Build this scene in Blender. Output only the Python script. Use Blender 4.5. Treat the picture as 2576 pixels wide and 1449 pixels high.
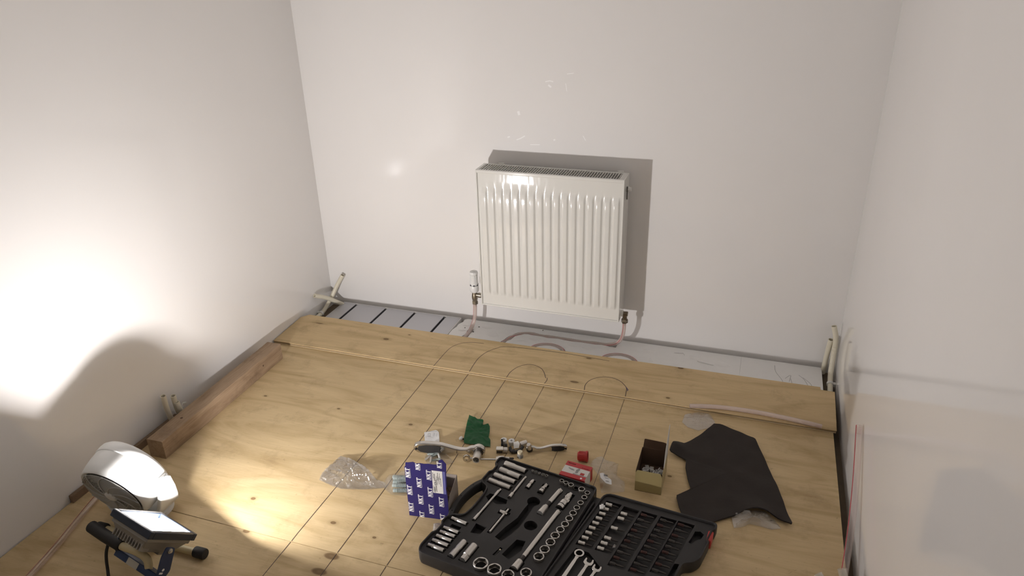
import bpy, bmesh, math, random
from mathutils import Vector, Matrix, noise

for o in list(bpy.data.objects):
    bpy.data.objects.remove(o)
S = bpy.context.scene
COL = S.collection
PI = math.pi

# ------------------------------------------------------------------ camera, world, exposure
def make_camera():
    yaw, pitch, roll = 0.3400, -0.4367, 0.0272
    cy, sy, cp, sp = math.cos(yaw), math.sin(yaw), math.cos(pitch), math.sin(pitch)
    fwd = Vector((-sy * cp, cy * cp, sp)); right = Vector((cy, sy, 0)); down = fwd.cross(right)
    r2 = math.cos(roll) * right + math.sin(roll) * down
    d2 = -math.sin(roll) * right + math.cos(roll) * down
    M = Matrix((r2, -d2, -fwd)).transposed().to_4x4()
    M.translation = Vector((1.9133, -2.7636, 1.5329))
    cam = bpy.data.cameras.new('camera'); cam.sensor_width = 36; cam.lens = 1838.43 / 2576 * 36
    cam.clip_start = 0.02
    ob = bpy.data.objects.new('camera', cam); COL.objects.link(ob); ob.matrix_world = M
    S.camera = ob
make_camera()
w = bpy.data.worlds.new('world'); S.world = w; w.use_nodes = True
w.node_tree.nodes['Background'].inputs[0].default_value = (.05, .05, .05, 1)
w.node_tree.nodes['Background'].inputs[1].default_value = 0.2
S.view_settings.view_transform = 'Standard'
S.view_settings.look = 'None'
S.view_settings.gamma = 1
S.view_settings.use_curve_mapping = False
S.view_settings.exposure = 0.0
LAMP_CHIP = 2650.0      # emission strength of the LED chip
LAMP_REFL = 40.0        # emission strength of the lit reflector around it

# ------------------------------------------------------------------ materials
MATS = {}
def nodes_of(name):
    m = bpy.data.materials.new(name); m.use_nodes = True
    nt = m.node_tree; b = nt.nodes['Principled BSDF']
    MATS[name] = m
    return m, nt, b
def N(nt, t, **kw):
    n = nt.nodes.new(t)
    for k, v in kw.items():
        if k.startswith('i_'):
            n.inputs[k[2:].replace('_', ' ')].default_value = v
        else:
            setattr(n, k, v)
    return n
def mat(name, col, rough=0.5, metal=0.0, spec=0.5, var=0.0, vscale=8.0, bump=0.0, bscale=60.0, trans=0.0, emit=None, estr=0.0, sss=0.0, coat=0.0):
    m, nt, b = nodes_of(name)
    b.inputs['Roughness'].default_value = rough
    b.inputs['Metallic'].default_value = metal
    b.inputs['Specular IOR Level'].default_value = spec
    b.inputs['Transmission Weight'].default_value = trans
    b.inputs['Coat Weight'].default_value = coat
    b.inputs['Coat Roughness'].default_value = 0.05
    c = (*col, 1)
    b.inputs['Base Color'].default_value = c
    tc = N(nt, 'ShaderNodeTexCoord')
    nz = N(nt, 'ShaderNodeTexNoise'); nz.inputs['Scale'].default_value = vscale; nz.inputs['Detail'].default_value = 5
    nt.links.new(tc.outputs['Object'], nz.inputs['Vector'])
    mx = N(nt, 'ShaderNodeMix', data_type='RGBA')
    mx.inputs['A'].default_value = c
    mx.inputs['B'].default_value = (*[max(0, x * (1 - max(var, .04))) for x in col], 1)
    nt.links.new(nz.outputs['Fac'], mx.inputs['Factor'])
    nt.links.new(mx.outputs['Result'], b.inputs['Base Color'])
    if bump:
        n2 = N(nt, 'ShaderNodeTexNoise'); n2.inputs['Scale'].default_value = bscale; n2.inputs['Detail'].default_value = 6
        nt.links.new(tc.outputs['Object'], n2.inputs['Vector'])
        bp = N(nt, 'ShaderNodeBump'); bp.inputs['Strength'].default_value = bump; bp.inputs['Distance'].default_value = 0.004
        nt.links.new(n2.outputs['Fac'], bp.inputs['Height']); nt.links.new(bp.outputs['Normal'], b.inputs['Normal'])
    if emit:
        b.inputs['Emission Color'].default_value = (*emit, 1); b.inputs['Emission Strength'].default_value = estr
    return m
def wood(name, c1, c2, c3, sx=2.0, sy=14.0, knots=(), rough=0.6, axis='X', fibre=0.25, dist=1.2, seed=0.0, bump=0.08):
    """long grain along one axis, with explicit knots (x, y, rx, ry) in object space"""
    m, nt, b = nodes_of(name); L = nt.links.new
    b.inputs['Roughness'].default_value = rough; b.inputs['Specular IOR Level'].default_value = 0.3
    tc = N(nt, 'ShaderNodeTexCoord')
    mp = N(nt, 'ShaderNodeMapping'); L(tc.outputs['Object'], mp.inputs['Vector'])
    mp.inputs['Scale'].default_value = (sx, sy, sy) if axis == 'X' else (sy, sx, sy)
    mp.inputs['Location'].default_value = (seed, seed * .7, seed)
    n1 = N(nt, 'ShaderNodeTexNoise'); n1.inputs['Scale'].default_value = 1.0; n1.inputs['Detail'].default_value = 7
    n1.inputs['Roughness'].default_value = .55; n1.inputs['Distortion'].default_value = dist
    L(mp.outputs['Vector'], n1.inputs['Vector'])
    rp = N(nt, 'ShaderNodeValToRGB'); cr = rp.color_ramp
    cr.elements[0].position = .28; cr.elements[0].color = (*c2, 1)
    cr.elements[1].position = .68; cr.elements[1].color = (*c1, 1)
    e = cr.elements.new(.5); e.color = (*[(a * .7 + d * .3) for a, d in zip(c1, c2)], 1)
    L(n1.outputs['Fac'], rp.inputs['Fac'])
    mp2 = N(nt, 'ShaderNodeMapping'); L(tc.outputs['Object'], mp2.inputs['Vector'])
    mp2.inputs['Scale'].default_value = (10, 260, 260) if axis == 'X' else (260, 10, 260)
    n2 = N(nt, 'ShaderNodeTexNoise'); n2.inputs['Scale'].default_value = 1; n2.inputs['Detail'].default_value = 3
    L(mp2.outputs['Vector'], n2.inputs['Vector'])
    mx = N(nt, 'ShaderNodeMix', data_type='RGBA', blend_type='MULTIPLY'); mx.inputs['Factor'].default_value = fibre
    L(rp.outputs['Color'], mx.inputs['A']); L(n2.outputs['Color'], mx.inputs['B'])
    bw = N(nt, 'ShaderNodeValToRGB'); L(n2.outputs['Fac'], bw.inputs['Fac'])
    bw.color_ramp.elements[0].position = .3; bw.color_ramp.elements[0].color = (.55, .5, .45, 1); bw.color_ramp.elements[1].position = .6
    L(bw.outputs['Color'], mx.inputs['B'])
    out = mx.outputs['Result']
    # dirt smudges
    n3 = N(nt, 'ShaderNodeTexNoise'); n3.inputs['Scale'].default_value = 9; n3.inputs['Detail'].default_value = 8; n3.inputs['Roughness'].default_value = .7
    L(tc.outputs['Object'], n3.inputs['Vector'])
    rs = N(nt, 'ShaderNodeValToRGB'); rs.color_ramp.elements[0].position = .54; rs.color_ramp.elements[0].color = (0, 0, 0, 1)
    rs.color_ramp.elements[1].position = .80; rs.color_ramp.elements[1].color = (.62, .62, .62, 1)
    L(n3.outputs['Fac'], rs.inputs['Fac'])
    m3 = N(nt, 'ShaderNodeMix', data_type='RGBA'); L(rs.outputs['Color'], m3.inputs['Factor'])
    L(out, m3.inputs['A']); m3.inputs['B'].default_value = (*c3, 1); out = m3.outputs['Result']
    if name.startswith('ply'):
        mp4 = N(nt, 'ShaderNodeMapping'); L(tc.outputs['Object'], mp4.inputs['Vector']); mp4.inputs['Scale'].default_value = (26, 60, 60); mp4.inputs['Rotation'].default_value = (0, 0, .5)
        n4 = N(nt, 'ShaderNodeTexNoise'); n4.inputs['Scale'].default_value = 1; n4.inputs['Detail'].default_value = 4; n4.inputs['Distortion'].default_value = 2.0
        L(mp4.outputs['Vector'], n4.inputs['Vector'])
        r4 = N(nt, 'ShaderNodeValToRGB'); r4.color_ramp.elements[0].position = .66; r4.color_ramp.elements[0].color = (0, 0, 0, 1)
        r4.color_ramp.elements[1].position = .80; r4.color_ramp.elements[1].color = (.6, .6, .6, 1)
        L(n4.outputs['Fac'], r4.inputs['Fac'])
        m4 = N(nt, 'ShaderNodeMix', data_type='RGBA'); L(r4.outputs['Color'], m4.inputs['Factor'])
        L(out, m4.inputs['A']); m4.inputs['B'].default_value = (*c3, 1); out = m4.outputs['Result']
    for (kx, ky, rx, ry) in knots:
        sb = N(nt, 'ShaderNodeVectorMath', operation='SUBTRACT'); L(tc.outputs['Object'], sb.inputs[0]); sb.inputs[1].default_value = (kx, ky, 0)
        ml = N(nt, 'ShaderNodeVectorMath', operation='MULTIPLY'); L(sb.outputs[0], ml.inputs[0]); ml.inputs[1].default_value = (1 / rx, 1 / ry, 0)
        ln = N(nt, 'ShaderNodeVectorMath', operation='LENGTH'); L(ml.outputs[0], ln.inputs[0])
        rk = N(nt, 'ShaderNodeValToRGB'); k = rk.color_ramp
        k.elements[0].position = 0; k.elements[0].color = (.75, .75, .75, 1)
        k.elements[1].position = 1; k.elements[1].color = (0, 0, 0, 1)
        for p_, v_ in ((.20, .85), (.32, .8), (.44, .22)):
            e = k.elements.new(p_); e.color = (v_, v_, v_, 1)
        L(ln.outputs['Value'], rk.inputs['Fac'])
        mk = N(nt, 'ShaderNodeMix', data_type='RGBA'); L(rk.outputs['Color'], mk.inputs['Factor'])
        L(out, mk.inputs['A']); mk.inputs['B'].default_value = (.13, .07, .025, 1); out = mk.outputs['Result']
    L(out, b.inputs['Base Color'])
    if bump:
        bp = N(nt, 'ShaderNodeBump'); bp.inputs['Strength'].default_value = bump; bp.inputs['Distance'].default_value = .003
        L(n2.outputs['Fac'], bp.inputs['Height']); L(bp.outputs['Normal'], b.inputs['Normal'])
    return m
def clear(name, tint=(.97, .97, .97), gloss=.14, haze=.08, rough=.12, dcol=(.8, .78, .75)):
    """thin clear film: mostly transparent, some sheen, a little milky haze"""
    m = bpy.data.materials.new(name); m.use_nodes = True; nt = m.node_tree; L = nt.links.new
    nt.nodes.remove(nt.nodes['Principled BSDF'])
    out = nt.nodes['Material Output']
    t = N(nt, 'ShaderNodeBsdfTransparent'); t.inputs[0].default_value = (*tint, 1)
    g = N(nt, 'ShaderNodeBsdfGlossy'); g.inputs['Roughness'].default_value = rough
    d = N(nt, 'ShaderNodeBsdfDiffuse'); d.inputs[0].default_value = (*dcol, 1)
    lw = N(nt, 'ShaderNodeLayerWeight'); lw.inputs['Blend'].default_value = .35
    mr = N(nt, 'ShaderNodeMapRange'); L(lw.outputs['Facing'], mr.inputs['Value']); mr.inputs['To Min'].default_value = gloss * .5; mr.inputs['To Max'].default_value = min(.9, gloss * 3.5)
    m1 = N(nt, 'ShaderNodeMixShader'); m1.inputs[0].default_value = haze; L(t.outputs[0], m1.inputs[1]); L(d.outputs[0], m1.inputs[2])
    m2 = N(nt, 'ShaderNodeMixShader'); L(mr.outputs[0], m2.inputs[0]); L(m1.outputs[0], m2.inputs[1]); L(g.outputs[0], m2.inputs[2])
    L(m2.outputs[0], out.inputs['Surface'])
    MATS[name] = m
    return m

mat('wall_paint', (.888, .868, .850), rough=.065, spec=.5, var=.04, vscale=3)
mat('ceiling_paint', (.90, .885, .87), rough=.7, var=.03)
mat('subfloor', (.20, .15, .10), rough=.8, var=.35, vscale=25)
mat('eps', (.93, .92, .90), rough=.7, var=.06, vscale=30, bump=.12, bscale=90)
mat('aluminium', (.56, .56, .585), rough=.38, metal=.7, var=.08, vscale=4)
mat('aluminium_shaded', (.20, .20, .22), rough=.5, metal=.6, var=.2)
mat('ply_light', (.60, .47, .29), rough=.6, var=.25, vscale=40)
mat('ply_dark', (.25, .165, .085), rough=.7, var=.35, vscale=40)
mat('ink', (.060, .038, .030), rough=.5)
mat('ink_blue', (.05, .035, .14), rough=.5)
mat('enamel', (.80, .79, .75), rough=.08, spec=.55, var=.03, coat=.3)
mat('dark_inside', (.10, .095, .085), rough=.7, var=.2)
mat('brass_nickel', (.42, .38, .31), rough=.28, metal=1, var=.2)
mat('bronze_dark', (.22, .18, .13), rough=.35, metal=.9, var=.2)
mat('white_plastic', (.80, .79, .76), rough=.32, var=.04)
mat('white_gloss', (.84, .84, .83), rough=.25, var=.03)
mat('cream_conduit', (.80, .745, .60), rough=.35, var=.06)
mat('red_stripe', (.55, .04, .07), rough=.4)
mat('red_stripe_faint', (.42, .17, .13), rough=.5)
mat('black_plastic', (.028, .026, .026), rough=.5, spec=.4, var=.2, vscale=30, bump=.05, bscale=400)
mat('black_matte', (.012, .011, .011), rough=.85, spec=.2)
mat('black_rubber', (.022, .020, .019), rough=.6, spec=.35, var=.3)
mat('rubber_mat', (.034, .026, .022), rough=.7, spec=.3, var=.45, vscale=14, bump=.25, bscale=50)
mat('satin_steel', (.66, .635, .60), rough=.36, metal=1, var=.15, vscale=40)
mat('chrome', (.62, .60, .57), rough=.14, metal=1, var=.1)
mat('dark_steel', (.075, .068, .064), rough=.42, metal=.8, var=.3, vscale=60)
mat('dark_red_steel', (.075, .035, .030), rough=.45, metal=.7, var=.3)
mat('red_plastic', (.48, .035, .03), rough=.38, var=.1)
mat('red_print', (.52, .03, .035), rough=.42, var=.08)
mat('white_card', (.74, .72, .68), rough=.5, var=.05)
mat('blue_print', (.022, .017, .125), rough=.38, var=.12)
mat('blue_fade', (.16, .16, .42), rough=.4, var=.3, vscale=20)
mat('grey_card', (.34, .29, .25), rough=.7, var=.25, vscale=20)
mat('brown_card', (.13, .075, .045), rough=.8, var=.25, vscale=30)
mat('gold_card', (.42, .34, .16), rough=.42, var=.1)
mat('print_white', (.82, .82, .82), rough=.5)
mat('print_dark', (.06, .06, .07), rough=.6)
mat('scuff_glare', (.97, .96, .95), rough=.45)
mat('scuff', (.52, .51, .50), rough=.8)
mat('print_grey', (.34, .34, .33), rough=.6)
mat('green_film', (.006, .105, .028), rough=.5, spec=.25, var=.4, vscale=40)
mat('grey_plug', (.36, .42, .40), rough=.45, var=.15, vscale=60)
mat('lamp_body', (.30, .285, .26), rough=.5, metal=.3, var=.1)
mat('lamp_frame', (.018, .026, .045), rough=.4, var=.1)
mat('lamp_blue', (.016, .035, .10), rough=.4, var=.1)
mat('lamp_tube', (.62, .52, .30), rough=.4, var=.08)
mat('sticker', (.50, .47, .40), rough=.6, var=.15, vscale=80)
mat('fan_white', (.80, .80, .78), rough=.35, var=.03)
mat('fan_grille', (.52, .515, .49), rough=.4, var=.05)
mat('fan_shade', (.20, .20, .19), rough=.6)
mat('glass_bottle', (.75, .76, .74), rough=.15, trans=.75)
mat('beige_cap', (.68, .60, .43), rough=.45, var=.05)
mat('led_chip', (1, 1, 1), emit=(1, .955, .94), estr=LAMP_CHIP)
mat('led_reflector', (.9, .9, .9), emit=(.93, .96, 1.0), estr=LAMP_REFL)
clear('clear_film', haze=.022, gloss=.08)
clear('pink_pipe', tint=(.98, .93, .91), haze=.50, gloss=.10, dcol=(.82, .69, .63))
clear('pink_clear', tint=(.985, .95, .94), haze=.10, gloss=.10, dcol=(.80, .66, .62))
clear('tube_clear', tint=(.97, .96, .94), haze=.30, gloss=.12, dcol=(.82, .78, .68))
clear('clear_film_milky', haze=.13, gloss=.13, rough=.2)
clear('clear_film_bag', haze=.03, gloss=.20, rough=.05)
PLY1, PLY2, PLYD = (.69, .53, .305), (.495, .36, .185), (.28, .195, .105)
wood('timber', (.43, .31, .205), (.29, .195, .12), (.10, .06, .038), sx=5, sy=30, axis='X', knots=[], fibre=.35, rough=.75, bump=.3)
wood('batten', (.30, .21, .14), (.18, .12, .075), (.1, .06, .03), sx=14, sy=2, axis='X', rough=.8)

# ------------------------------------------------------------------ mesh helpers
def frame(o, z, x=None):
    """4x4 with local z along z, local x near x"""
    z = Vector(z).normalized(); x = Vector(x if x is not None else ((1, 0, 0) if abs(z.x) < .9 else (0, 1, 0)))
    y = z.cross(x).normalized(); x = y.cross(z)
    M = Matrix((x, y, z)).transposed().to_4x4(); M.translation = Vector(o)
    return M
def rotz(a, o=(0, 0, 0)):
    M = Matrix.Rotation(a, 4, 'Z'); M.translation = Vector(o); return M
def arc(cx, cy, r, a0, a1, n):
    return [(cx + r * math.cos(a0 + (a1 - a0) * i / n), cy + r * math.sin(a0 + (a1 - a0) * i / n)) for i in range(n + 1)]
def circle(cx, cy, r, n=20):
    return [(cx + r * math.cos(2 * PI * i / n), cy + r * math.sin(2 * PI * i / n)) for i in range(n)]
def smooth_path(pts, n=6):
    """Catmull-Rom through points"""
    P = [Vector(p) for p in pts]; out = []
    Q = [P[0] * 2 - P[1]] + P + [P[-1] * 2 - P[-2]]
    for i in range(1, len(Q) - 2):
        a, b, c, d = Q[i - 1], Q[i], Q[i + 1], Q[i + 2]
        for k in range(n):
            t = k / n
            out.append(.5 * ((2 * b) + (c - a) * t + (2 * a - 5 * b + 4 * c - d) * t * t + (3 * b - a - 3 * c + d) * t ** 3))
    out.append(P[-1]); return out
def resample(poly, m):
    L = []; n = len(poly); tot = 0
    for i in range(n):
        a, b = Vector(poly[i]), Vector(poly[(i + 1) % n]); L.append((b - a).length); tot += L[-1]
    out = []; i = 0; acc = 0
    for k in range(m):
        s = tot * k / m
        while acc + L[i] < s and i < n - 1:
            acc += L[i]; i += 1
        a, b = Vector(poly[i]), Vector(poly[(i + 1) % n])
        out.append(a.lerp(b, (s - acc) / max(L[i], 1e-9)))
    return out
def round_poly(poly, r, n=5):
    """round each corner of a polygon; r scalar or list"""
    out = []; k = len(poly)
    for i in range(k):
        ri = r[i] if isinstance(r, (list, tuple)) else r
        p0, p, p1 = Vector(poly[i - 1]), Vector(poly[i]), Vector(poly[(i + 1) % k])
        a = (p0 - p); b = (p1 - p); d = min(ri, a.length * .48, b.length * .48)
        if d < 1e-6:
            out.append(tuple(p)); continue
        A = p + a.normalized() * d; B = p + b.normalized() * d
        for j in range(n + 1):
            t = j / n
            out.append(tuple((1 - t) ** 2 * A + 2 * t * (1 - t) * p + t * t * B))
    return out

class MB:
    def __init__(s):
        s.v = []; s.f = []
    def add(s, vs, fs, M=None):
        o = len(s.v)
        s.v += [tuple(M @ Vector(v)) if M is not None else tuple(v) for v in vs]
        s.f += [tuple(i + o for i in f) for f in fs]
        return s
    def box(s, lo, hi, M=None):
        x0, y0, z0 = lo; x1, y1, z1 = hi
        v = [(x0, y0, z0), (x1, y0, z0), (x1, y1, z0), (x0, y1, z0), (x0, y0, z1), (x1, y0, z1), (x1, y1, z1), (x0, y1, z1)]
        return s.add(v, [(0, 3, 2, 1), (4, 5, 6, 7), (0, 1, 5, 4), (1, 2, 6, 5), (2, 3, 7, 6), (3, 0, 4, 7)], M)
    def prism(s, poly, z0, z1, M=None, top=None):
        n = len(poly); tp = top or poly
        area = sum(poly[i][0] * poly[(i + 1) % n][1] - poly[(i + 1) % n][0] * poly[i][1] for i in range(n))
        if area < 0:
            poly = list(reversed(poly)); tp = list(reversed(tp))
        v = [(p[0], p[1], z0) for p in poly] + [(p[0], p[1], z1) for p in tp]
        f = [tuple(range(n - 1, -1, -1)), tuple(range(n, 2 * n))] + [(i, (i + 1) % n, n + (i + 1) % n, n + i) for i in range(n)]
        return s.add(v, f, M)
    def lathe(s, prof, n=24, M=None, caps=True, a0=0, a1=2 * PI):
        full = abs(a1 - a0 - 2 * PI) < 1e-6; k = n if full else n + 1; v = []; f = []
        for r, z in prof:
            for i in range(k):
                a = a0 + (a1 - a0) * i / n
                v.append((r * math.cos(a), r * math.sin(a), z))
        for j in range(len(prof) - 1):
            for i in range(n):
                i2 = (i + 1) % k
                f.append((j * k + i, j * k + i2, (j + 1) * k + i2, (j + 1) * k + i))
        if caps and full:
            if prof[0][0] > 1e-6: f.append(tuple(range(k - 1, -1, -1)))
            if prof[-1][0] > 1e-6: f.append(tuple((len(prof) - 1) * k + i for i in range(k)))
        return s.add(v, f, M)
    def tube(s, pts, r, n=10, caps=True, closed=False, hollow=0.0):
        P = [Vector(p) for p in pts]; m = len(P); v = []; f = []
        R = r if isinstance(r, (list, tuple)) else [r] * m
        t = (P[1] - P[0]).normalized(); ref = Vector((0, 0, 1)) if abs(t.z) < .9 else Vector((1, 0, 0))
        u = t.cross(ref).normalized()
        for i in range(m):
            if closed: t = (P[(i + 1) % m] - P[i - 1]).normalized()
            else: t = (P[min(i + 1, m - 1)] - P[max(i - 1, 0)]).normalized()
            u = (u - t * u.dot(t)).normalized(); b = t.cross(u)
            for k in range(n):
                a = 2 * PI * k / n
                v.append(P[i] + (u * math.cos(a) + b * math.sin(a)) * R[i])
        for i in range(m if closed else m - 1):
            i2 = (i + 1) % m
            for k in range(n):
                f.append((i * n + k, i * n + (k + 1) % n, i2 * n + (k + 1) % n, i2 * n + k))
        if hollow and not closed:
            for end, i in ((0, 0), (1, m - 1)):
                q = 1 if end == 0 else m - 2
                o = len(v); inw = (P[q] - P[i]).normalized() * R[i] * 2.5
                for dd in (Vector(), inw):
                    for k in range(n):
                        v.append(P[i] + (Vector(v[i * n + k]) - P[i]) * hollow + dd)
                for k in range(n):
                    k2 = (k + 1) % n
                    q1 = (i * n + k, i * n + k2, o + k2, o + k); q2 = (o + k, o + k2, o + n + k2, o + n + k)
                    f.append(tuple(reversed(q1)) if end == 0 else q1); f.append(tuple(reversed(q2)) if end == 0 else q2)
                f.append(tuple(o + n + k for k in range(n)) if end else tuple(o + n + k for k in range(n - 1, -1, -1)))
        elif caps and not closed:
            f.append(tuple(range(n - 1, -1, -1))); f.append(tuple((m - 1) * n + k for k in range(n)))
        return s.add(v, f)
    def ribbon(s, pts, w, z):
        P = [Vector((p[0], p[1])) for p in pts]; v = []; m = len(P)
        for i in range(m):
            t = (P[min(i + 1, m - 1)] - P[max(i - 1, 0)]).normalized(); q = Vector((-t.y, t.x)) * w / 2
            v += [(P[i].x + q.x, P[i].y + q.y, z), (P[i].x - q.x, P[i].y - q.y, z)]
        return s.add(v, [(2 * i, 2 * i + 1, 2 * i + 3, 2 * i + 2) for i in range(m - 1)])
    def pits(s, outer, holes, z, M=None):
        """flat plate at height z with recesses: holes = [(poly, floor_z)]"""
        bm = bmesh.new(); E = []
        def loop(poly):
            vs = [bm.verts.new((p[0], p[1], z)) for p in poly]
            return [bm.edges.new((vs[i], vs[(i + 1) % len(vs)])) for i in range(len(vs))]
        E += loop(outer)
        for h, _ in holes: E += loop(h)
        bmesh.ops.triangle_fill(bm, use_beauty=True, use_dissolve=False, edges=E)
        bm.normal_update()
        for fc in bm.faces:
            if fc.normal.z < 0: fc.normal_flip()
        bm.verts.index_update()
        s.add([v.co.copy() for v in bm.verts], [[v.index for v in f.verts] for f in bm.faces], M); bm.free()
        for h, d in holes:
            n = len(h); area = sum(h[i][0] * h[(i + 1) % n][1] - h[(i + 1) % n][0] * h[i][1] for i in range(n))
            if area < 0: h = list(reversed(h))
            v = [(p[0], p[1], z) for p in h] + [(p[0], p[1], d) for p in h]
            s.add(v, [(n + i, n + (i + 1) % n, (i + 1) % n, i) for i in range(n)] + [tuple(range(n, 2 * n))], M)
        return s
    def blanket(s, poly, zf, rings=7, m=72, thick=0.0, ctr=None, under=None):
        """star-shaped outline filled with rings; zf(x, y, t) gives the height (t: 0 centre, 1 rim)"""
        B = resample(poly, m)
        c = Vector(ctr) if ctr else sum(B, Vector((0, 0))) / m
        def layer(zfun):
            v = [(c.x, c.y, zfun(c.x, c.y, 0))]
            for k in range(1, rings + 1):
                t = k / rings
                for b in B:
                    q = c.lerp(b, t); v.append((q.x, q.y, zfun(q.x, q.y, t)))
            f = [(0, 1 + i, 1 + (i + 1) % m) for i in range(m)]
            for k in range(rings - 1):
                o = 1 + k * m
                f += [(o + i, o + m + i, o + m + (i + 1) % m, o + (i + 1) % m) for i in range(m)]
            return v, f
        v, f = layer(zf)
        a = sum(B[i].x * B[(i + 1) % m].y - B[(i + 1) % m].x * B[i].y for i in range(m))
        if a < 0: f = [tuple(reversed(q)) for q in f]
        s.add(v, f)
        if thick or under:
            z2 = under or (lambda x, y, t: zf(x, y, t) - thick)
            v2, f2 = layer(z2); o = len(s.v)
            if a > 0: f2 = [tuple(reversed(q)) for q in f2]
            s.add(v2, f2)
            b1 = o - len(v) + 1 + (rings - 1) * m; b2 = o + 1 + (rings - 1) * m
            sd = [(b1 + i, b2 + i, b2 + (i + 1) % m, b1 + (i + 1) % m) for i in range(m)]
            if a < 0: sd = [tuple(reversed(q)) for q in sd]
            s.f += sd
        return s
    def build(s, name, mname, parent=None, smooth=None, bevel=0.0, local=False, loc=None, segs=2):
        me = bpy.data.meshes.new(name)
        if loc is not None and not local: off = Vector(loc)
        elif parent is not None and not local: off = origin(parent)
        else: off = Vector()
        me.from_pydata([Vector(v) - off for v in s.v], [], s.f)
        me.materials.append(MATS[mname])
        if smooth is not None:
            me.shade_smooth()
            me.set_sharp_from_angle(angle=math.radians(smooth))
        me.update()
        o = bpy.data.objects.new(name, me); COL.objects.link(o)
        if parent is not None: o.parent = parent
        if loc is not None: o.location = loc
        if bevel:
            b = o.modifiers.new('bevel', 'BEVEL'); b.width = bevel; b.segments = segs; b.limit_method = 'ANGLE'; b.angle_limit = math.radians(40)
            if smooth is None:
                me.shade_smooth(); me.set_sharp_from_angle(angle=math.radians(35))
                b.harden_normals = False
        return o
def origin(o):
    v = Vector()
    while o is not None:
        v += o.location; o = o.parent
    return v
def tag(o, label=None, cat=None, group=None, kind=None):
    if label: o['label'] = label
    if cat: o['category'] = cat
    if group: o['group'] = group
    if kind: o['kind'] = kind
    return o
def thing(name, label, cat, loc=(0, 0, 0), rz=0.0, group=None):
    o = bpy.data.objects.new(name, None); COL.objects.link(o); o.empty_display_size = .02
    o.location = loc; o.rotation_euler = (0, 0, rz)
    return tag(o, label, cat, group)
def share(src, name, parent, loc=(0, 0, 0), rot=(0, 0, 0)):
    o = bpy.data.objects.new(name, src.data); COL.objects.link(o); o.parent = parent; o.location = loc; o.rotation_euler = rot
    return o
def nz(x, y, z=0.0):
    return noise.noise(Vector((x, y, z)))
FONT_CACHE = {}
def text_geo(txt, size=1.0, bold=0.0, shear=0.0):
    cu = bpy.data.curves.new('txt', 'FONT'); cu.body = txt; cu.size = size; cu.align_x = 'CENTER'; cu.align_y = 'CENTER'
    cu.offset = bold; cu.shear = shear; cu.resolution_u = 2
    ob = bpy.data.objects.new('txt', cu); COL.objects.link(ob)
    dg = bpy.context.evaluated_depsgraph_get(); me = ob.evaluated_get(dg).to_mesh()
    v = [x.co.copy() for x in me.vertices]; f = [tuple(p.vertices) for p in me.polygons]
    ob.evaluated_get(dg).to_mesh_clear(); bpy.data.objects.remove(ob); bpy.data.curves.remove(cu)
    return v, f
ORD = ['first', 'second', 'third', 'fourth', 'fifth', 'sixth', 'seventh', 'eighth', 'ninth', 'tenth', 'eleventh', 'twelfth']
# ------------------------------------------------------------------ the room
XR, YF, ZC, ZB = 2.282, -3.35, 2.40, -.042
def struct(name, mb, m, **k):
    return tag(mb.build(name, m, **k), kind='structure')
wall_b = struct('wall_back', MB().box((-.09, 0, -.09), (XR + .09, .09, ZC)), 'wall_paint')
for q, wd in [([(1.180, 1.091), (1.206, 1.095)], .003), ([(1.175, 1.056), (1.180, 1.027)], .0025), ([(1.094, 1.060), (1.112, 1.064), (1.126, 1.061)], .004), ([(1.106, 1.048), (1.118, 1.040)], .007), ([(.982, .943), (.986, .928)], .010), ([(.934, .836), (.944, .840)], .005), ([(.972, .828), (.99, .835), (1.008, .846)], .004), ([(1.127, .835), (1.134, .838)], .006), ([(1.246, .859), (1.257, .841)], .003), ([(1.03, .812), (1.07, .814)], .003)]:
    MB().ribbon(q, wd, .0004).build('scuff_mark', 'scuff_glare', wall_b, local=True)  # scuffs on the wall, their glare painted in as near-white
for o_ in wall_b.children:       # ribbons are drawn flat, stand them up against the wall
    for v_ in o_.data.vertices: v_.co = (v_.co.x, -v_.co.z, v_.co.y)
struct('wall_left', MB().box((-.09, YF, -.09), (0, 0, ZC)), 'wall_paint')
struct('wall_right', MB().box((XR, YF, -.09), (XR + .09, 0, ZC)), 'wall_paint')
struct('wall_front', MB().box((-.09, YF - .09, -.09), (XR + .09, YF, ZC)), 'wall_paint')
struct('ceiling', MB().box((-.09, YF - .09, ZC), (XR + .09, .09, ZC + .08)), 'ceiling_paint')
floor = struct('floor', MB().box((0, YF, -.09), (XR, 0, ZB)).box((.02, YF + .02, ZB - .01), (2.235, -.62, -.0122)), 'subfloor')

KN = [(.841, -.854, .020, .014), (.224, -.848, .018, .011), (.54, -.842, .016, .011), (.542, -1.35, .022, .016), (.838, -1.368, .024, .015), (.984, -1.385, .016, .011), (1.755, -.866, .018, .012), (2.063, -.978, .01, .008)]
wood('ply_back', PLY1, PLY2, PLYD, sx=1.5, sy=8.0, knots=KN, fibre=.16, dist=2.8, seed=3.1)
wood('ply_front', PLY1, PLY2, PLYD, sx=1.5, sy=8.0, knots=[(.904, -1.485, .06, .03), (.901, -1.544, .06, .03), (.611, -1.475, .03, .018)], fibre=.16, dist=2.8, seed=7.7)
sheet_b = MB().box((.004, -1.4697, -.012), (2.2547, -.33, 0)).build('plywood_sheet', 'ply_back', floor)
sheet_f = MB().box((.004, YF + .03, -.012), (2.2547, -1.4722, 0)).build('plywood_sheet', 'ply_front', floor)
LX = [.7619, .9128, 1.0679, 1.2237, 1.3818, 1.5349]
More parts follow.
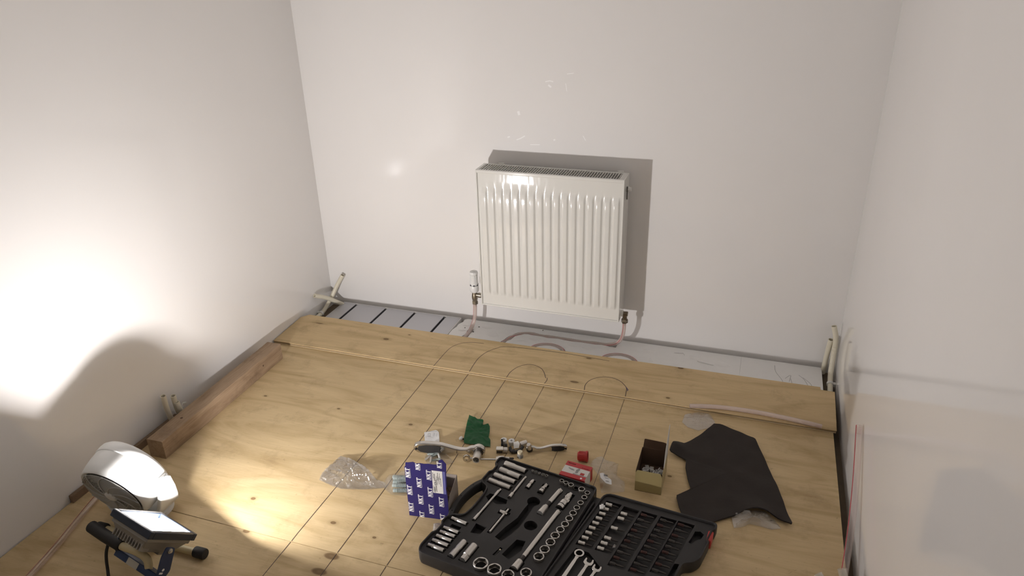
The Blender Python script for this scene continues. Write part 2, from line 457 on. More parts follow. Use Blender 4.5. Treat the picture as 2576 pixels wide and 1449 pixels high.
for i, x in enumerate(LX):
    wd = .0022 if i < 3 else .0016
    MB().ribbon([(x + .0012 * math.sin(y * 5 + i), y) for y in [-.478 - .06 * k for k in range(17)] if y > -1.469] + [(x, -1.469)], wd, .0003).build('pen_line', 'ink', sheet_b)
    MB().ribbon([(x, -1.473), (x + .001, -1.9), (x, -2.4)], wd, .0003).build('pen_line', 'ink', sheet_f)
for x, y, s in [(.668, -1.36, .003), (1.405, -.497, .003), (1.402, -.505, .002)]:
    pass

# ------------------------------------------------------------------ loose plywood strip with pipe arcs drawn on it
LS = (1.13, -.35, 0)
wood('ply_strip', (.70, .53, .30), (.515, .375, .195), PLYD, sx=1.4, sy=9, fibre=.16, dist=2.8, seed=11.3,
     knots=[(a - LS[0], b - LS[1], rx, ry) for a, b, rx, ry in [(.477, -.343, .034, .020), (1.334, -.437, .045, .016), (1.71, -.235, .03, .016), (1.69, -.444, .02, .013), (1.349, -.262, .03, .012), (.12, -.300, .05, .008), (.56, -.285, .015, .008)]])
strip = thing('plywood_strip', 'loose plywood strip with black pen arcs lying before the radiator', 'plywood', LS)
STRIP_TILT = .046      # back edge lifted so its shadow makes the band on the wall
PS = [(.003, -.482), (2.264, -.478), (2.268, -.244), (2.220, -.243), (2.219, -.226), (1.1, -.236), (.03, -.242), (.004, -.272)]
IN = [(.004, -.481), (2.263, -.477), (2.267, -.245), (2.219, -.244), (2.218, -.227), (1.1, -.237), (.031, -.243), (.005, -.272)]
IN2 = [(x, y + (.0030 if y < -.4 else 0)) for x, y in IN]
a = MB().prism(PS, .0082, .012).build('top_veneer', 'ply_strip', strip)
MB().prism(IN2, .0042, .0083).build('core_veneer', 'ply_dark', strip)
MB().prism(IN, -.0002, .0043).build('bottom_veneer', 'ply_light', strip)
ARC = [
    [(.762, -.481), (.765, -.43), (.768, -.38), (.776, -.331), (.802, -.293), (.844, -.272), (.898, -.267)],
    [(.917, -.480), (.915, -.431), (.917, -.378), (.932, -.328), (.961, -.289), (.993, -.267), (1.08, -.257), (1.248, -.251), (1.432, -.259)],
    [(1.072, -.479), (1.076, -.434), (1.098, -.389), (1.136, -.366), (1.177, -.377), (1.2, -.401), (1.221, -.442)],
    [(1.226, -.478), (1.229, -.455), (1.226, -.438)],
    [(1.383, -.479), (1.379, -.441), (1.392, -.405), (1.425, -.378), (1.462, -.371), (1.499, -.384), (1.528, -.415), (1.536, -.436)],
    [(1.539, -.477), (1.536, -.45), (1.534, -.421)]]
for q in ARC:
    MB().ribbon([v.xy for v in smooth_path([(x, y, 0) for x, y in q], 6)], .0024, .01225).build('pen_line', 'ink', strip)
MB().ribbon([(1.53, -.42), (1.540, -.433), (1.539, -.441)], .003, .0123).build('pen_line', 'ink_blue', strip)

strip.rotation_euler = (STRIP_TILT, 0, 0); strip.location.z = .0062

# ------------------------------------------------------------------ insulation boards along the back wall
ZT = -.0125
# board with aluminium heat plates
b1 = thing('insulation_board', 'insulation board clad with grooved aluminium heat plates, in the corner by the conduits', 'insulation', (.38, -.3, ZB))
GX = [.149, .308, .460, .612]
holes = [([(g - .0055, -.598), (g + .0055, -.598), (g + .0055, -.024), (g - .0055, -.024)], ZT - .014) for g in GX]
outer = [(.070, -.60), (.690, -.60), (.690, -.014), (.072, -.014)]
MB().pits(outer, holes, ZT).prism(outer, ZB, ZB + .002).add([(*p, ZB) for p in outer] + [(*p, ZT) for p in outer], [(0, 1, 5, 4), (1, 2, 6, 5), (2, 3, 7, 6), (3, 0, 4, 7)]).build('foam_core', 'eps', b1)
ed = [.0735] + GX + [.6865]
for i in range(5):
    x0 = ed[i] + (.0065 if i else 0); x1 = ed[i + 1] - (.0065 if i < 4 else 0)
    MB().box((x0, -.596, ZT + .0002), (x1, -.020, ZT + .0012)).build('aluminium_plate', 'aluminium', b1)
for g in GX:
    MB().box((g - .0052, -.596, ZT - .0138), (g + .0052, -.025, ZT - .0130)).box((g - .0054, -.596, ZT - .0138), (g - .0046, -.025, ZT + .001)).box((g + .0046, -.596, ZT - .0138), (g + .0054, -.025, ZT + .001)).build('plate_groove', 'aluminium_shaded', b1)  # groove folds in a darker aluminium, their shade put into the colour
# white turning board with pipe channels
b2 = thing('insulation_board', 'white foam turning board with pipe channels under the radiator', 'insulation', (1.31, -.3, ZB))
outer = round_poly([(.694, -.60), (1.930, -.60), (1.930, -.016), (.722, -.016), (.710, -.026), (.712, -.050), (.7, -.075), (.702, -.1), (.694, -.13)], [0, 0, 0, .01, .004, .004, .004, .004, .004], 3)
def loop_channel(cx, cy, r, w, y0):
    o_ = arc(cx, cy, r + w, 0, PI, 14); i_ = arc(cx, cy, r - w, PI, 0, 14)
    return [(cx + r + w, y0)] + o_ + [(cx - r - w, y0), (cx - r + w, y0)] + i_ + [(cx + r - w, y0)]
holes = []
for cx in (1.1535, 1.4585):
    holes.append((loop_channel(cx, -.2155, .0765, .0095, -.55), ZT - .011))
def wavy(pts, w):
    P = [Vector(p) for p in pts]; L_, R_ = [], []
    for i, p_ in enumerate(P):
        t = (P[min(i + 1, len(P) - 1)] - P[max(i - 1, 0)]).normalized(); q = Vector((-t.y, t.x))
        ww = w * (1 + .22 * math.sin(i * 1.9))
        L_.append(tuple(p_ + q * ww)); R_.append(tuple(p_ - q * ww))
    return L_ + list(reversed(R_))
CH = [v.xy for v in smooth_path([(1.425, -.075, 0), (1.36, -.070, 0), (1.27, -.074, 0), (1.17, -.071, 0), (1.10, -.072, 0), (1.03, -.067, 0), (.985, -.092, 0), (.962, -.14, 0), (.945, -.20, 0), (.940, -.30, 0), (.939, -.5, 0)], 3)]
holes.append((wavy(CH, .0112), ZT - .0135))
CH2 = [v.xy for v in smooth_path([(.775, -.105, 0), (.775, -.16, 0), (.768, -.22, 0), (.764, -.35, 0), (.763, -.5, 0)], 3)]
holes.append((wavy(CH2, .0115), ZT - .0125))
for tri in ([(1.76, -.10), (1.83, -.115), (1.80, -.16), (1.785, -.13)], [(1.66, -.06), (1.70, -.05), (1.71, -.07)]):
    holes.append((tri, ZT - .004))
MB().pits(outer, holes, ZT).add([(*p, ZB) for p in outer] + [(*p, ZT) for p in outer], [(i, (i + 1) % len(outer), len(outer) + (i + 1) % len(outer), len(outer) + i) for i in range(len(outer))]).build('foam_core', 'eps', b2)
isl = [((.738, -.075), .024), ((.735, -.125), .02), ((.835, -.065), .03), ((.885, -.125), .032), ((1.012, -.135), .030), ((1.075, -.112), .026), ((1.13, -.108), .022), ((1.245, -.115), .030), ((1.31, -.120), .030), ((1.375, -.112), .024), ((1.56, -.150), .036), ((1.56, -.075), .03), ((1.66, -.165), .034), ((1.76, -.175), .036), ((1.75, -.08), .03), ((1.86, -.10), .036)]
for i, ((x, y), r) in enumerate(isl):
    pl = [(x + r * (1 + .25 * math.sin(3 * a_ + i)) * math.cos(a_), y + r * .6 * (1 + .2 * math.cos(2 * a_ + i)) * math.sin(a_)) for a_ in [k * PI / 6 for k in range(12)]]
    MB().prism(pl, ZT - .001, ZT + .0035, top=[(x + (p[0] - x) * .62, y + (p[1] - y) * .62) for p in pl]).build('foam_knob', 'eps', b2, smooth=70)
for i, (x, y, rr) in enumerate([(.772, -.112, .005), (.792, -.125, .004), (.80, -.075, .004), (.742, -.10, .003), (1.085, -.026, .003)]):
    MB().lathe([(rr, 0), (rr * .8, .0012)], 7, frame((x, y, ZT), (0, 0, 1))).build('debris_speck', 'dark_inside', b2)
# plain white board
b3 = MB().box((1.9303, -.60, ZB), (2.236, -.016, ZT + .0005)).build('insulation_board', 'eps', loc=(2.085, -.3, ZB), bevel=.001)
tag(b3, 'plain white foam board with grey scuffs, in the corner beside the two conduits', 'insulation')
for q in [[(2.10, -.14), (2.12, -.11), (2.115, -.16)], [(2.06, -.05), (2.065, -.10), (2.09, -.16), (2.085, -.19)], [(2.15, -.10), (2.17, -.13), (2.185, -.18)], [(2.165, -.115), (2.19, -.15), (2.20, -.185)], [(2.12, -.135), (2.125, -.17)]]:
    MB().ribbon([v.xy for v in smooth_path([(x, y, 0) for x, y in q], 4)], .0022, ZT + .0008).build('scuff_mark', 'scuff', b3)

# ------------------------------------------------------------------ timber and batten
T = thing('timber_block', 'rough brown square timber lying along the white wall', 'timber', (.097, -.93, 0), PI / 2 + .022)
def timber():
    mb = MB(); n = 40; Lh, wv, h = .343, .0325, .0705
    prof = round_poly([(-wv, 0), (wv, 0), (wv, h), (-wv, h)], .004, 2); k = len(prof); v = []; f = []
    for i in range(n + 1):
        x = -Lh + 2 * Lh * i / n
        for (y, z) in prof:
            e = 1 - .035 * max(0, nz(x * 9, y * 30, z * 30)) - .02 * abs(nz(x * 40, y * 9, 3))
            if .06 < -x < .15 and z > .05 and y < 0: e -= .06 * math.sin((-x - .06) / .09 * PI)
            v.append((x, y * e, z * e if z > .01 else z))
    for i in range(n):
        f += [(i * k + j, i * k + (j + 1) % k, (i + 1) * k + (j + 1) % k, (i + 1) * k + j) for j in range(k)]
    f = [tuple(reversed(q)) for q in f]
    f += [tuple(range(k)), tuple(n * k + j for j in range(k - 1, -1, -1))]
    mb.add(v, f); return mb
timber().build('timber_body', 'timber', T, smooth=40, local=True)
for x, y, z, r in [(-.21, .0, .0704, .006), (.215, -.0324, .04, .005)]:
    nn = (0, 0, 1) if z > .065 else (0, -1, 0)
    MB().lathe([(r, -.004), (r * .8, .0004), (r * .4, .0006), (0, .0006)], 7, frame((x, y, z), nn)).build('knot', 'brown_card', T, local=True)
o = MB().box((.003, -1.535, 0), (.016, -1.075, .026)).build('wood_batten', 'batten', loc=(.01, -1.3, 0), bevel=.001)
tag(o, 'thin brown wood batten on edge against the wall behind the fan', 'batten')

# ------------------------------------------------------------------ conduits and pipes
def conduit(path, label, group=None, r=.010, m='cream_conduit', n=5, ribs=None, clip=None, hollow=.78, cat='conduit', name='conduit'):
    P = smooth_path(path, n); base = Vector(path[0]); base.z = min(p.z for p in P)
    t = thing(name, label, cat, tuple(base), group=group)
    o = MB().tube(P, r, 14, hollow=hollow).build('tube', m, t, smooth=50)
    if ribs:
        a, b, cnt = ribs; mb = MB()
        for k in range(cnt):
            f_ = a + (b - a) * k / (cnt - 1); i = f_ * (len(P) - 1); j = min(int(i), len(P) - 2); c = P[j].lerp(P[j + 1], i - j)
            mb.lathe([(r * .98, -.0012), (r * 1.07, -.0004), (r * 1.07, .0004), (r * .98, .0012)], 14, frame(c, P[j + 1] - P[j]), caps=False)
        tag(mb.build('bend_ribs', m, t, smooth=50), kind='stuff')
    if clip:
        i, wall = clip; c = P[i]; d = P[min(i + 1, len(P) - 1)] - P[i - 1]; M = frame(c, d, wall)
        MB().lathe([(r * 1.02, -.006), (r * 1.3, -.006), (r * 1.3, .006), (r * 1.02, .006)], 14, M, caps=False).box((r * 1.1, -.007, -.006), (r * 2.2, .007, .006), M).build('pipe_clip', 'white_plastic', t)
    return t
conduit([(.018, -.33, -.030), (.018, -.20, -.028), (.020, -.125, -.022), (.026, -.085, .000), (.042, -.058, .040), (.063, -.038, .087), (.090, -.024, .135)], 'cream conduit rising from the floor and leaning into the wall corner', clip=(9, (-1, 0, 0)))
conduit([(.082, -.028, -.024), (.060, -.060, .008), (.036, -.105, .046), (.012, -.158, .079)], 'cream conduit sticking up at an angle with its open end against the white wall', clip=None)
conduit([(2.258, -.30, -.028), (2.262, -.17, -.020), (2.264, -.085, .004), (2.266, -.05, .075), (2.264, -.048, .140), (2.250, -.045, .192)], 'ribbed cream conduit bending up in the corner, held by a white clip', ribs=(.42, .70, 18), clip=(7, (1, 0, 0)))
conduit([(2.242, -.026, -.03), (2.244, -.028, .02), (2.246, -.032, .075), (2.249, -.04, .130)], 'short cream conduit standing in the corner beside the ribbed one')
sg = 'conduit stubs behind the timber'
for (pts, lab) in [([(.020, -1.105, 0), (.024, -1.12, .07), (.030, -1.128, .140)], 'tallest cream conduit stub behind the timber block'),
                   ([(.022, -1.065, 0), (.026, -1.08, .06), (.030, -1.087, .115)], 'middle-height cream conduit stub behind the timber block'),
                   ([(.042, -1.070, 0), (.040, -1.08, .05), (.036, -1.085, .088)], 'shortest cream conduit stub behind the timber block')]:
    conduit(pts, lab, sg, r=.0095)
o = MB().box((.018, -1.066, 0), (.032, -1.054, .05)).tube([(.025, -1.06, .05), (.03, -1.052, .062), (.04, -1.046, .063)], .003, 6).tube([(.025, -1.06, .05), (.022, -1.07, .06), (.028, -1.08, .066)], .003, 6).build('pipe_clip', 'white_plastic', loc=(.025, -1.06, 0))
tag(o, 'small open white pipe clip beside the conduit stubs', 'clip')
conduit([(2.272, -1.285, -.03), (2.252, -1.245, .025), (2.226, -1.203, .085)], 'clear white tube stub leaning out of the gap along the wall', r=.0105, m='tube_clear', hollow=.86)
conduit([(2.250, -1.31, .008), (2.21, -1.278, .045), (2.168, -1.240, .088)], 'clear white tube stub leaning over the plywood by the wall', r=.0105, m='tube_clear', hollow=.86)

def pink_pipe(path, label, stripe, r=.008, n=6, name='heating_pipe', hollow=.72, m='pink_pipe', sm='red_stripe', sr=.0013):
    P = smooth_path(path, n); base = P[0].copy(); base.z = min(p.z for p in P)
    t = thing(name, label, 'pipe', tuple(base))
    MB().tube(P, r, 12, hollow=hollow).build('tube', m, t, smooth=50)
    if stripe is not None:
        q = Vector(stripe).normalized() * r * .97
        S_ = []
        for i, p_ in enumerate(P):
            tt = (P[min(i + 1, len(P) - 1)] - P[max(i - 1, 0)]).normalized(); s_ = (q - tt * q.dot(tt))
            S_.append(p_ + s_.normalized() * r * .97)
        MB().tube(S_, sr, 6).build('stripe', sm, t, smooth=60)
    return t
pink_pipe([(.789, -.08, .112), (.788, -.081, .075), (.786, -.084, .040), (.780, -.093, .010), (.775, -.115, -.010), (.774, -.16, -.014), (.768, -.22, -.0155), (.764, -.30, -.0155), (.763, -.48, -.0155)], 'pale pink heating pipe running from the thermostatic valve down under the plywood', (-1, -.25, .2), sr=.0009)
pink_pipe([(1.454, -.08, .116), (1.453, -.08, .07), (1.445, -.078, .032), (1.425, -.076, .004), (1.385, -.073, -.012)] + [(v[0], v[1], -.0168) for v in [(1.33, -.071), (1.27, -.074), (1.17, -.071), (1.10, -.072), (1.03, -.067), (.985, -.092), (.962, -.14), (.945, -.20), (.940, -.30), (.939, -.48)]], 'pale pink heating pipe curving from the elbow valve along the foam board channel', (-.35, -1, .1), sr=.0009)
for cx, lb in ((1.1535, 'pink pipe loop with red stripe in the foam board below the middle of the radiator'), (1.4585, 'pink pipe loop with red stripe in the foam board beside the elbow valve')):
    pp = [(cx - .0765, -.53, -.0155), (cx - .0765, -.32, -.0155), (cx - .0765, -.2155, -.0155)] + [(x, y, -.0155) for x, y in arc(cx, -.2155, .0765, PI, 0, 10)[1:-1]] + [(cx + .0765, -.2155, -.0155), (cx + .0765, -.32, -.0155), (cx + .0765, -.53, -.0155)]
    pink_pipe(pp, lb, (0, .8, .8), n=2, sr=.0011)
pink_pipe([(1.773, -.484, .0205), (1.84, -.468, .0209), (1.901, -.460, .0213), (2.0, -.457, .0214), (2.08, -.462, .0212), (2.15, -.470, .0209), (2.216, -.480, .0204)], 'pale pink pipe offcut lying on the plywood strip', None)
pink_pipe([(2.246, -1.150, .009), (2.258, -1.05, .085), (2.266, -.93, .170), (2.270, -.80, .255)], 'long pink pipe offcut with red stripe leaning on the wall', (-1, -.4, .35), r=.0095, m='pink_clear', sr=.0010)
pink_pipe([(.21, -2.05, .009), (.156, -1.805, .009), (.13, -1.692, .009), (.093, -1.567, .009), (.077, -1.508, .009), (.06, -1.42, .009)], 'pink pipe with red stripe lying on the plywood beside the fan', (-.8, .4, .5), r=.0085, m='pink_clear', sm='red_stripe_faint', sr=.0011)
# ------------------------------------------------------------------ radiator
RX, RZ, RY = .84, .133, -.1324
R_ = thing('radiator', 'white panel radiator with vertical ribs hung on the back wall', 'radiator', (1.14, -.08, RZ))
def front_panel():
    x0, x1, z0, z1 = RX + .006, RX + .594, RZ + .004, RZ + .588
    pitch = .0338; cx0 = RX + .0305; nch = 17; yb = RY + .0055
    xs = {x0, x1}
    for c in range(nch):
        xc = cx0 + pitch * c - .0005
        for d in (-.0142, -.0125, -.0105, -.009, -.005, 0, .005, .009, .0105, .0125, .0142): xs.add(round(xc + d, 5))
    xs = sorted(x for x in xs if x0 <= x <= x1)
    zs = [z0, z0 + .02, z0 + .045, z0 + .052, z0 + .058, z0 + .064, z0 + .072, z0 + .1, z0 + .3, z1 - .12, z1 - .085, z1 - .078, z1 - .071, z1 - .064, z1 - .057, z1 - .03, z1]
    def sst(t): t = max(0, min(1, t)); return t * t * (3 - 2 * t)
    v = []; f = []
    for z in zs:
        tz = sst((z - (z0 + .045)) / .027) * sst(((z1 - .057) - z) / .028)
        for x in xs:
            k = round((x - cx0) / pitch); k = max(0, min(nch - 1, k)); d = abs(x - (cx0 + k * pitch))
            h = sst((.0142 - d) / .0052)
            y = yb - .0068 * h * tz + .0012 * nz(x * 60, z * 18, 4) * h * .25
            v.append((x, y, z))
    n = len(xs)
    for j in range(len(zs) - 1):
        f += [(j * n + i, j * n + i + 1, (j + 1) * n + i + 1, (j + 1) * n + i) for i in range(n - 1)]
    mb = MB().add(v, f)
    return mb.box((x0, yb + .0005, z0), (x1, yb + .004, z1))
front_panel().build('front_panel', 'enamel', R_, smooth=60)
MB().box((RX + .006, -.036, RZ + .004), (RX + .594, -.031, RZ + .588)).build('back_panel', 'enamel', R_)
MB().box((RX + .01, -.115, RZ + .02), (RX + .59, -.045, RZ + .55)).build('convector_shade', 'dark_inside', R_)  # solid dark block, painting the shade between the radiator panels
for sx in (0, 1):
    xa = RX if sx == 0 else RX + .5945
    MB().box((xa, RY, RZ + .0), (xa + .0055, -.0315, RZ + .6)).build('side_panel', 'enamel', R_, bevel=.0015)
# casing rims
MB().box((RX + .003, RY - .0002, RZ + .586), (RX + .597, RY + .012, RZ + .6)).build('top_rim', 'enamel', R_, bevel=.004, segs=3)
MB().box((RX + .003, -.042, RZ + .590), (RX + .597, -.0315, RZ + .6)).build('top_rim', 'enamel', R_, bevel=.002)
MB().box((RX + .003, RY + .001, RZ - .001), (RX + .597, RY + .012, RZ + .006)).build('bottom_rim', 'enamel', R_, bevel=.002)
MB().box((RX + .003, RY + .011, RZ + .594), (RX + .012, -.041, RZ + .5995)).build('grille_end', 'enamel', R_)
MB().box((RX + .578, RY + .011, RZ + .594), (RX + .597, -.041, RZ + .5995)).build('grille_end', 'enamel', R_)
sl = None; n_s = 55
for i in range(n_s):
    x = RX + .0165 + (.574 - .0165) * i / (n_s - 1)
    if sl is None:
        sl = MB().box((-.0015, RY + .010, .590), (.0015, -.040, .5985)).build('grille_slat', 'enamel', None, local=True)
        for v in sl.data.vertices: v.co += Vector((0, .08, 0))
        sl.parent = R_; sl.location = (x - 1.14, 0, 0)
    else:
        share(sl, 'grille_slat', R_, (x - 1.14, 0, 0))
for x in (.915, 1.405):
    MB().box((x - .012, -.034, RZ + .594), (x + .012, -.028, RZ + .605)).build('bracket_tab', 'enamel', R_, bevel=.001)
    MB().box((x - .015, -.032, RZ + .05), (x + .015, .0, RZ + .55)).build('wall_bracket', 'enamel', R_)
# vent plug on the side
MB().lathe([(.011, -.006), (.011, .004), (.0085, .006), (.0085, .011), (0, .011)], 8, frame((1.446, -.080, .683), (1, 0, 0))).build('vent_plug', 'white_plastic', R_)
MB().box((1.4425, -.092, .645), (1.446, -.086, .695)).build('side_slot', 'dark_inside', R_)
for x in (.837, 1.4430):
    MB().lathe([(.0135, -.006), (.0135, .006)], 8, frame((x, -.08, .150), (1, 0, 0))).build('connection_boss', 'enamel', R_)
# thermostatic valve
vx, vy = .789, -.080
V = MB().lathe([(.0135, .106), (.0135, .118), (.0115, .119), (.0115, .121)], 6, frame((vx, vy, 0), (0, 0, 1))) \
    .lathe([(.0095, .120), (.0125, .128), (.0135, .138), (.0125, .150), (.0110, .158), (.0110, .166)], 18, frame((vx, vy, 0), (0, 0, 1))) \
    .lathe([(.0085, .0), (.0085, .018), (.0115, .018), (.0115, .032), (.0085, .032), (.0085, .046)], 12, frame((vx, vy, .150), (1, 0, 0))).build('thermostatic_valve', 'brass_nickel', R_, smooth=35)
MB().lathe([(.0150, .164), (.0185, .168), (.0195, .176), (.0195, .192), (.0180, .196), (.0165, .196)], 24, frame((vx, vy, 0), (0, 0, 1))).build('valve_collar', 'white_gloss', V, smooth=40)
hd = MB().lathe([(.0165, .2005), (.0170, .204), (.0160, .222), (.0148, .246), (.0180, .250), (.0185, .254), (.0175, .260), (.0110, .262), (0, .262)], 24, frame((vx, vy, 0), (0, 0, 1)))
hd.lathe([(.0140, .194), (.0140, .202)], 20, frame((vx, vy, 0), (0, 0, 1)))
hd.build('valve_head', 'white_gloss', V, smooth=40)
for k in range(14):
    a = 2 * PI * k / 14
    MB().box((-.0013, .0145, .206), (.0013, .0172, .246), rotz(a, (vx, vy, 0))).build('grip_rib', 'white_gloss', V)
for k in range(6):
    a = 2 * PI * k / 6 + .3
    MB().box((-.0028, .0166, .196), (.0028, .0192, .2015), rotz(a, (vx, vy, 0))).build('scale_mark', 'print_dark', V)
MB().lathe([(.0120, .2621), (.0125, .2621), (.0125, .2625), (.0120, .2625)], 20, frame((vx, vy, 0), (0, 0, 1)), caps=False).box((vx - .007, vy - .0012, .262), (vx + .007, vy + .0012, .2624)).build('cap_print', 'print_grey', V)
# elbow (lockshield) valve
ex = 1.455
E_ = MB().lathe([(.0125, .108), (.0140, .110), (.0140, .123), (.0125, .126)], 6, frame((ex, vy, 0), (0, 0, 1))) \
    .tube(smooth_path([(1.442, vy, .150), (1.449, vy, .150), (1.4545, vy, .146), (ex, vy, .138), (ex, vy, .124)], 4), .0095, 14) \
    .lathe([(.0098, 0), (.0098, .012)], 10, frame((ex, vy, .150), (1, 0, .0))).build('elbow_valve', 'bronze_dark', R_, smooth=40)
MB().lathe([(.0142, .1165), (.0145, .118), (.0142, .1195)], 6, frame((ex, vy, 0), (0, 0, 1)), caps=False).build('nut_ring', 'brass_nickel', E_)
# ------------------------------------------------------------------ LED work light
W_ = thing('work_light', 'lit square LED work light on a tubular floor stand with blue bracket', 'work light', (.47, -1.66, 0))
LX_ = Vector((.975, -.163, -.150)).normalized(); LY_ = Vector((.036, .722, -.691)); LY_ = (LY_ - LX_ * LY_.dot(LX_)).normalized(); LZ_ = LX_.cross(LY_)
LM = Matrix((LX_, LY_, LZ_)).transposed().to_4x4(); LM.translation = Vector((.490, -1.662, .152))
hw, hh, t_ = .0725, .0890, .0145
fr = MB()
for (a, b, c, d) in [(-hw, -hh, hw, -hh + t_), (-hw, hh - t_, hw, hh), (-hw, -hh + t_, -hw + t_, hh - t_), (hw - t_, -hh + t_, hw, hh - t_)]:
    fr.box((a, b, -.006), (c, d, .0135), LM)
fr.build('frame', 'lamp_frame', W_, bevel=.002)
MB().box((-.0575, -.0745, -.004), (.0575, .0745, 0), LM).build('led_reflector', 'led_reflector', W_)
MB().box((-.022, -.022, .0001), (.022, .022, .0012), LM).build('led_chip', 'led_chip', W_)
MB().box((-.066, -.082, -.018), (.066, .082, -.005), LM).add([(-.062, -.078, -.018), (.062, -.078, -.018), (.062, .078, -.018), (-.062, .078, -.018), (-.045, -.055, -.052), (.045, -.055, -.052), (.045, .055, -.052), (-.045, .055, -.052)], [(4, 7, 6, 5), (0, 4, 5, 1), (1, 5, 6, 2), (2, 6, 7, 3), (3, 7, 4, 0)], LM).build('housing', 'lamp_body', W_, bevel=.003)
for i in range(11):
    x = -.050 + .010 * i
    MB().box((x - .0016, -.072, -.046), (x + .0016, -.040, -.0175), LM).build('cooling_fin', 'lamp_body', W_)
MB().box((-.03, .03, -.066), (.03, .055, -.05), LM).build('driver_box', 'lamp_body', W_, bevel=.002)
# blue yoke
yk = MB().box((-.0810, .008, -.101), (.0810, .034, -.0975), LM)
pl = round_poly([(-.016, -.022), (.016, -.022), (.042, -.085), (.036, -.106), (.004, -.106), (-.016, -.050)], .006, 3)
for sx in (-1, 1):
    Mx = LM @ Matrix(((0, 0, 1, sx * .0790 - .0015), (1, 0, 0, 0), (0, 1, 0, 0), (0, 0, 0, 1)))
    yk.prism(pl, 0, .003, Mx)
yoke = yk.build('yoke_bracket', 'lamp_blue', W_)
for sx in (-1, 1):
    MB().lathe([(.007, 0), (.007, .004), (.0045, .004), (.0045, .007), (0, .007)], 10, LM @ frame((sx * .0805, 0, -.03), (sx, 0, 0))).build('pivot_bolt', 'satin_steel', yoke)
MB().box((-.030, .0050, -.1165), (.010, .0058, -.0990), LM).build('rating_sticker', 'sticker', yoke)
MB().lathe([(.004, 0), (.004, .0006), (0, .0006)], 10, LM @ frame((.0806, .014, -.083), (1, 0, 0))).box((.0805, .006, -.095), (.0811, .018, -.090), LM).build('plate_mark', 'print_white', yoke)
MB().box((-.080, .006, -.117), (.080, .030, -.0985), LM).build('clamp_bar', 'lamp_blue', W_, bevel=.002)
# stand
ST = smooth_path([(.285, -1.680, .106), (.34, -1.694, .104), (.41, -1.707, .101), (.46, -1.710, .099), (.495, -1.714, .088), (.502, -1.724, .062), (.492, -1.742, .032), (.474, -1.766, .013), (.445, -1.81, .011), (.41, -1.88, .011)], 5)
MB().tube(ST, .0105, 14).build('stand_tube', 'lamp_tube', W_, smooth=50)
MB().tube([(.272, -1.678, .1065), (.276, -1.679, .1065), (.34, -1.694, .104), (.40, -1.7052, .1015), (.408, -1.7065, .101)], [.010, .0165, .0165, .0165, .0135], 16).build('foam_grip', 'black_rubber', W_, smooth=50)
MB().tube([(.200, -1.604, .0135), (.545, -1.598, .0135)], .0105, 14).tube(smooth_path([(.40, -1.600, .0135), (.40, -1.63, .024), (.385, -1.675, .06), (.38, -1.700, .10)], 4), .009, 12).build('foot_tube', 'lamp_tube', W_, smooth=50)
for xa, xb in ((.190, .222), (.536, .570)):
    MB().lathe([(.0115, -.002), (.0150, 0), (.0155, .004), (.0155, xb - xa - .004), (.0140, xb - xa), (0, xb - xa)], 16, frame((xa, -1.604 if xa < .4 else -1.598, .0152), (1, .015, 0))).build('rubber_foot', 'black_rubber', W_, smooth=50)
MB().tube(smooth_path([(.352, -1.702, .088), (.352, -1.714, .070), (.352, -1.722, .045), (.362, -1.735, .020), (.385, -1.760, .006), (.43, -1.82, .005), (.50, -1.97, .005), (.48, -2.2, .005)], 8), .0042, 8).build('power_cable', 'black_rubber', W_, smooth=60)

# ------------------------------------------------------------------ fan
F_ = thing('desk_fan', 'white round drum fan tilted back on a low base beside the work light', 'fan', (.255, -1.490, 0))
FC = Vector((.255, -1.505, .152)); FA = Vector((0, .96, .28)).normalized(); FM = frame(FC, FA, (1, 0, 0)) @ Matrix.Scale(.965, 4)
MB().lathe([(.094, -.070), (.097, -.076), (.103, -.078), (.108, -.073), (.1125, -.050), (.1150, -.022), (.1150, -.004), (.1165, -.003), (.1175, .000), (.1175, .014), (.1150, .026), (.108, .035), (.100, .038), (.096, .034), (.094, .024)], 48, FM, caps=False).build('housing', 'fan_white', F_, smooth=40)
MB().lathe([(.0975, -.055), (0, -.055)], 40, FM, caps=False).lathe([(0, .026), (.095, .026)], 40, FM, caps=False).build('drum_shade', 'fan_shade', F_)  # dark discs stand for the shade inside the drum
gr = MB()
for k in range(21):
    r = .022 + k * .0037
    z0 = -.080 - .006 * (1 - (r / .1) ** 2)
    gr.tube([FM @ Vector((r * math.cos(2 * PI * i / 40), r * math.sin(2 * PI * i / 40), z0)) for i in range(40)], 0.0011, 5, closed=True)
tag(gr.build('grille_rings', 'fan_grille', F_, smooth=60), kind='stuff')
for k in range(9):
    pts = []
    for j in range(9):
        r = .020 + .078 * j / 8; a = 2 * PI * k / 9 + .75 * (j / 8) ** 1.2
        pts.append(FM @ Vector((r * math.cos(a), r * math.sin(a), -.0815 - .006 * (1 - (r / .1) ** 2))))
    MB().tube(pts, .0020, 6).build('grille_rib', 'fan_grille', F_, smooth=60)
MB().lathe([(0, -.092), (.012, -.0915), (.020, -.088), (.0215, -.083)], 24, FM, caps=False).build('hub_cap', 'fan_white', F_, smooth=50)
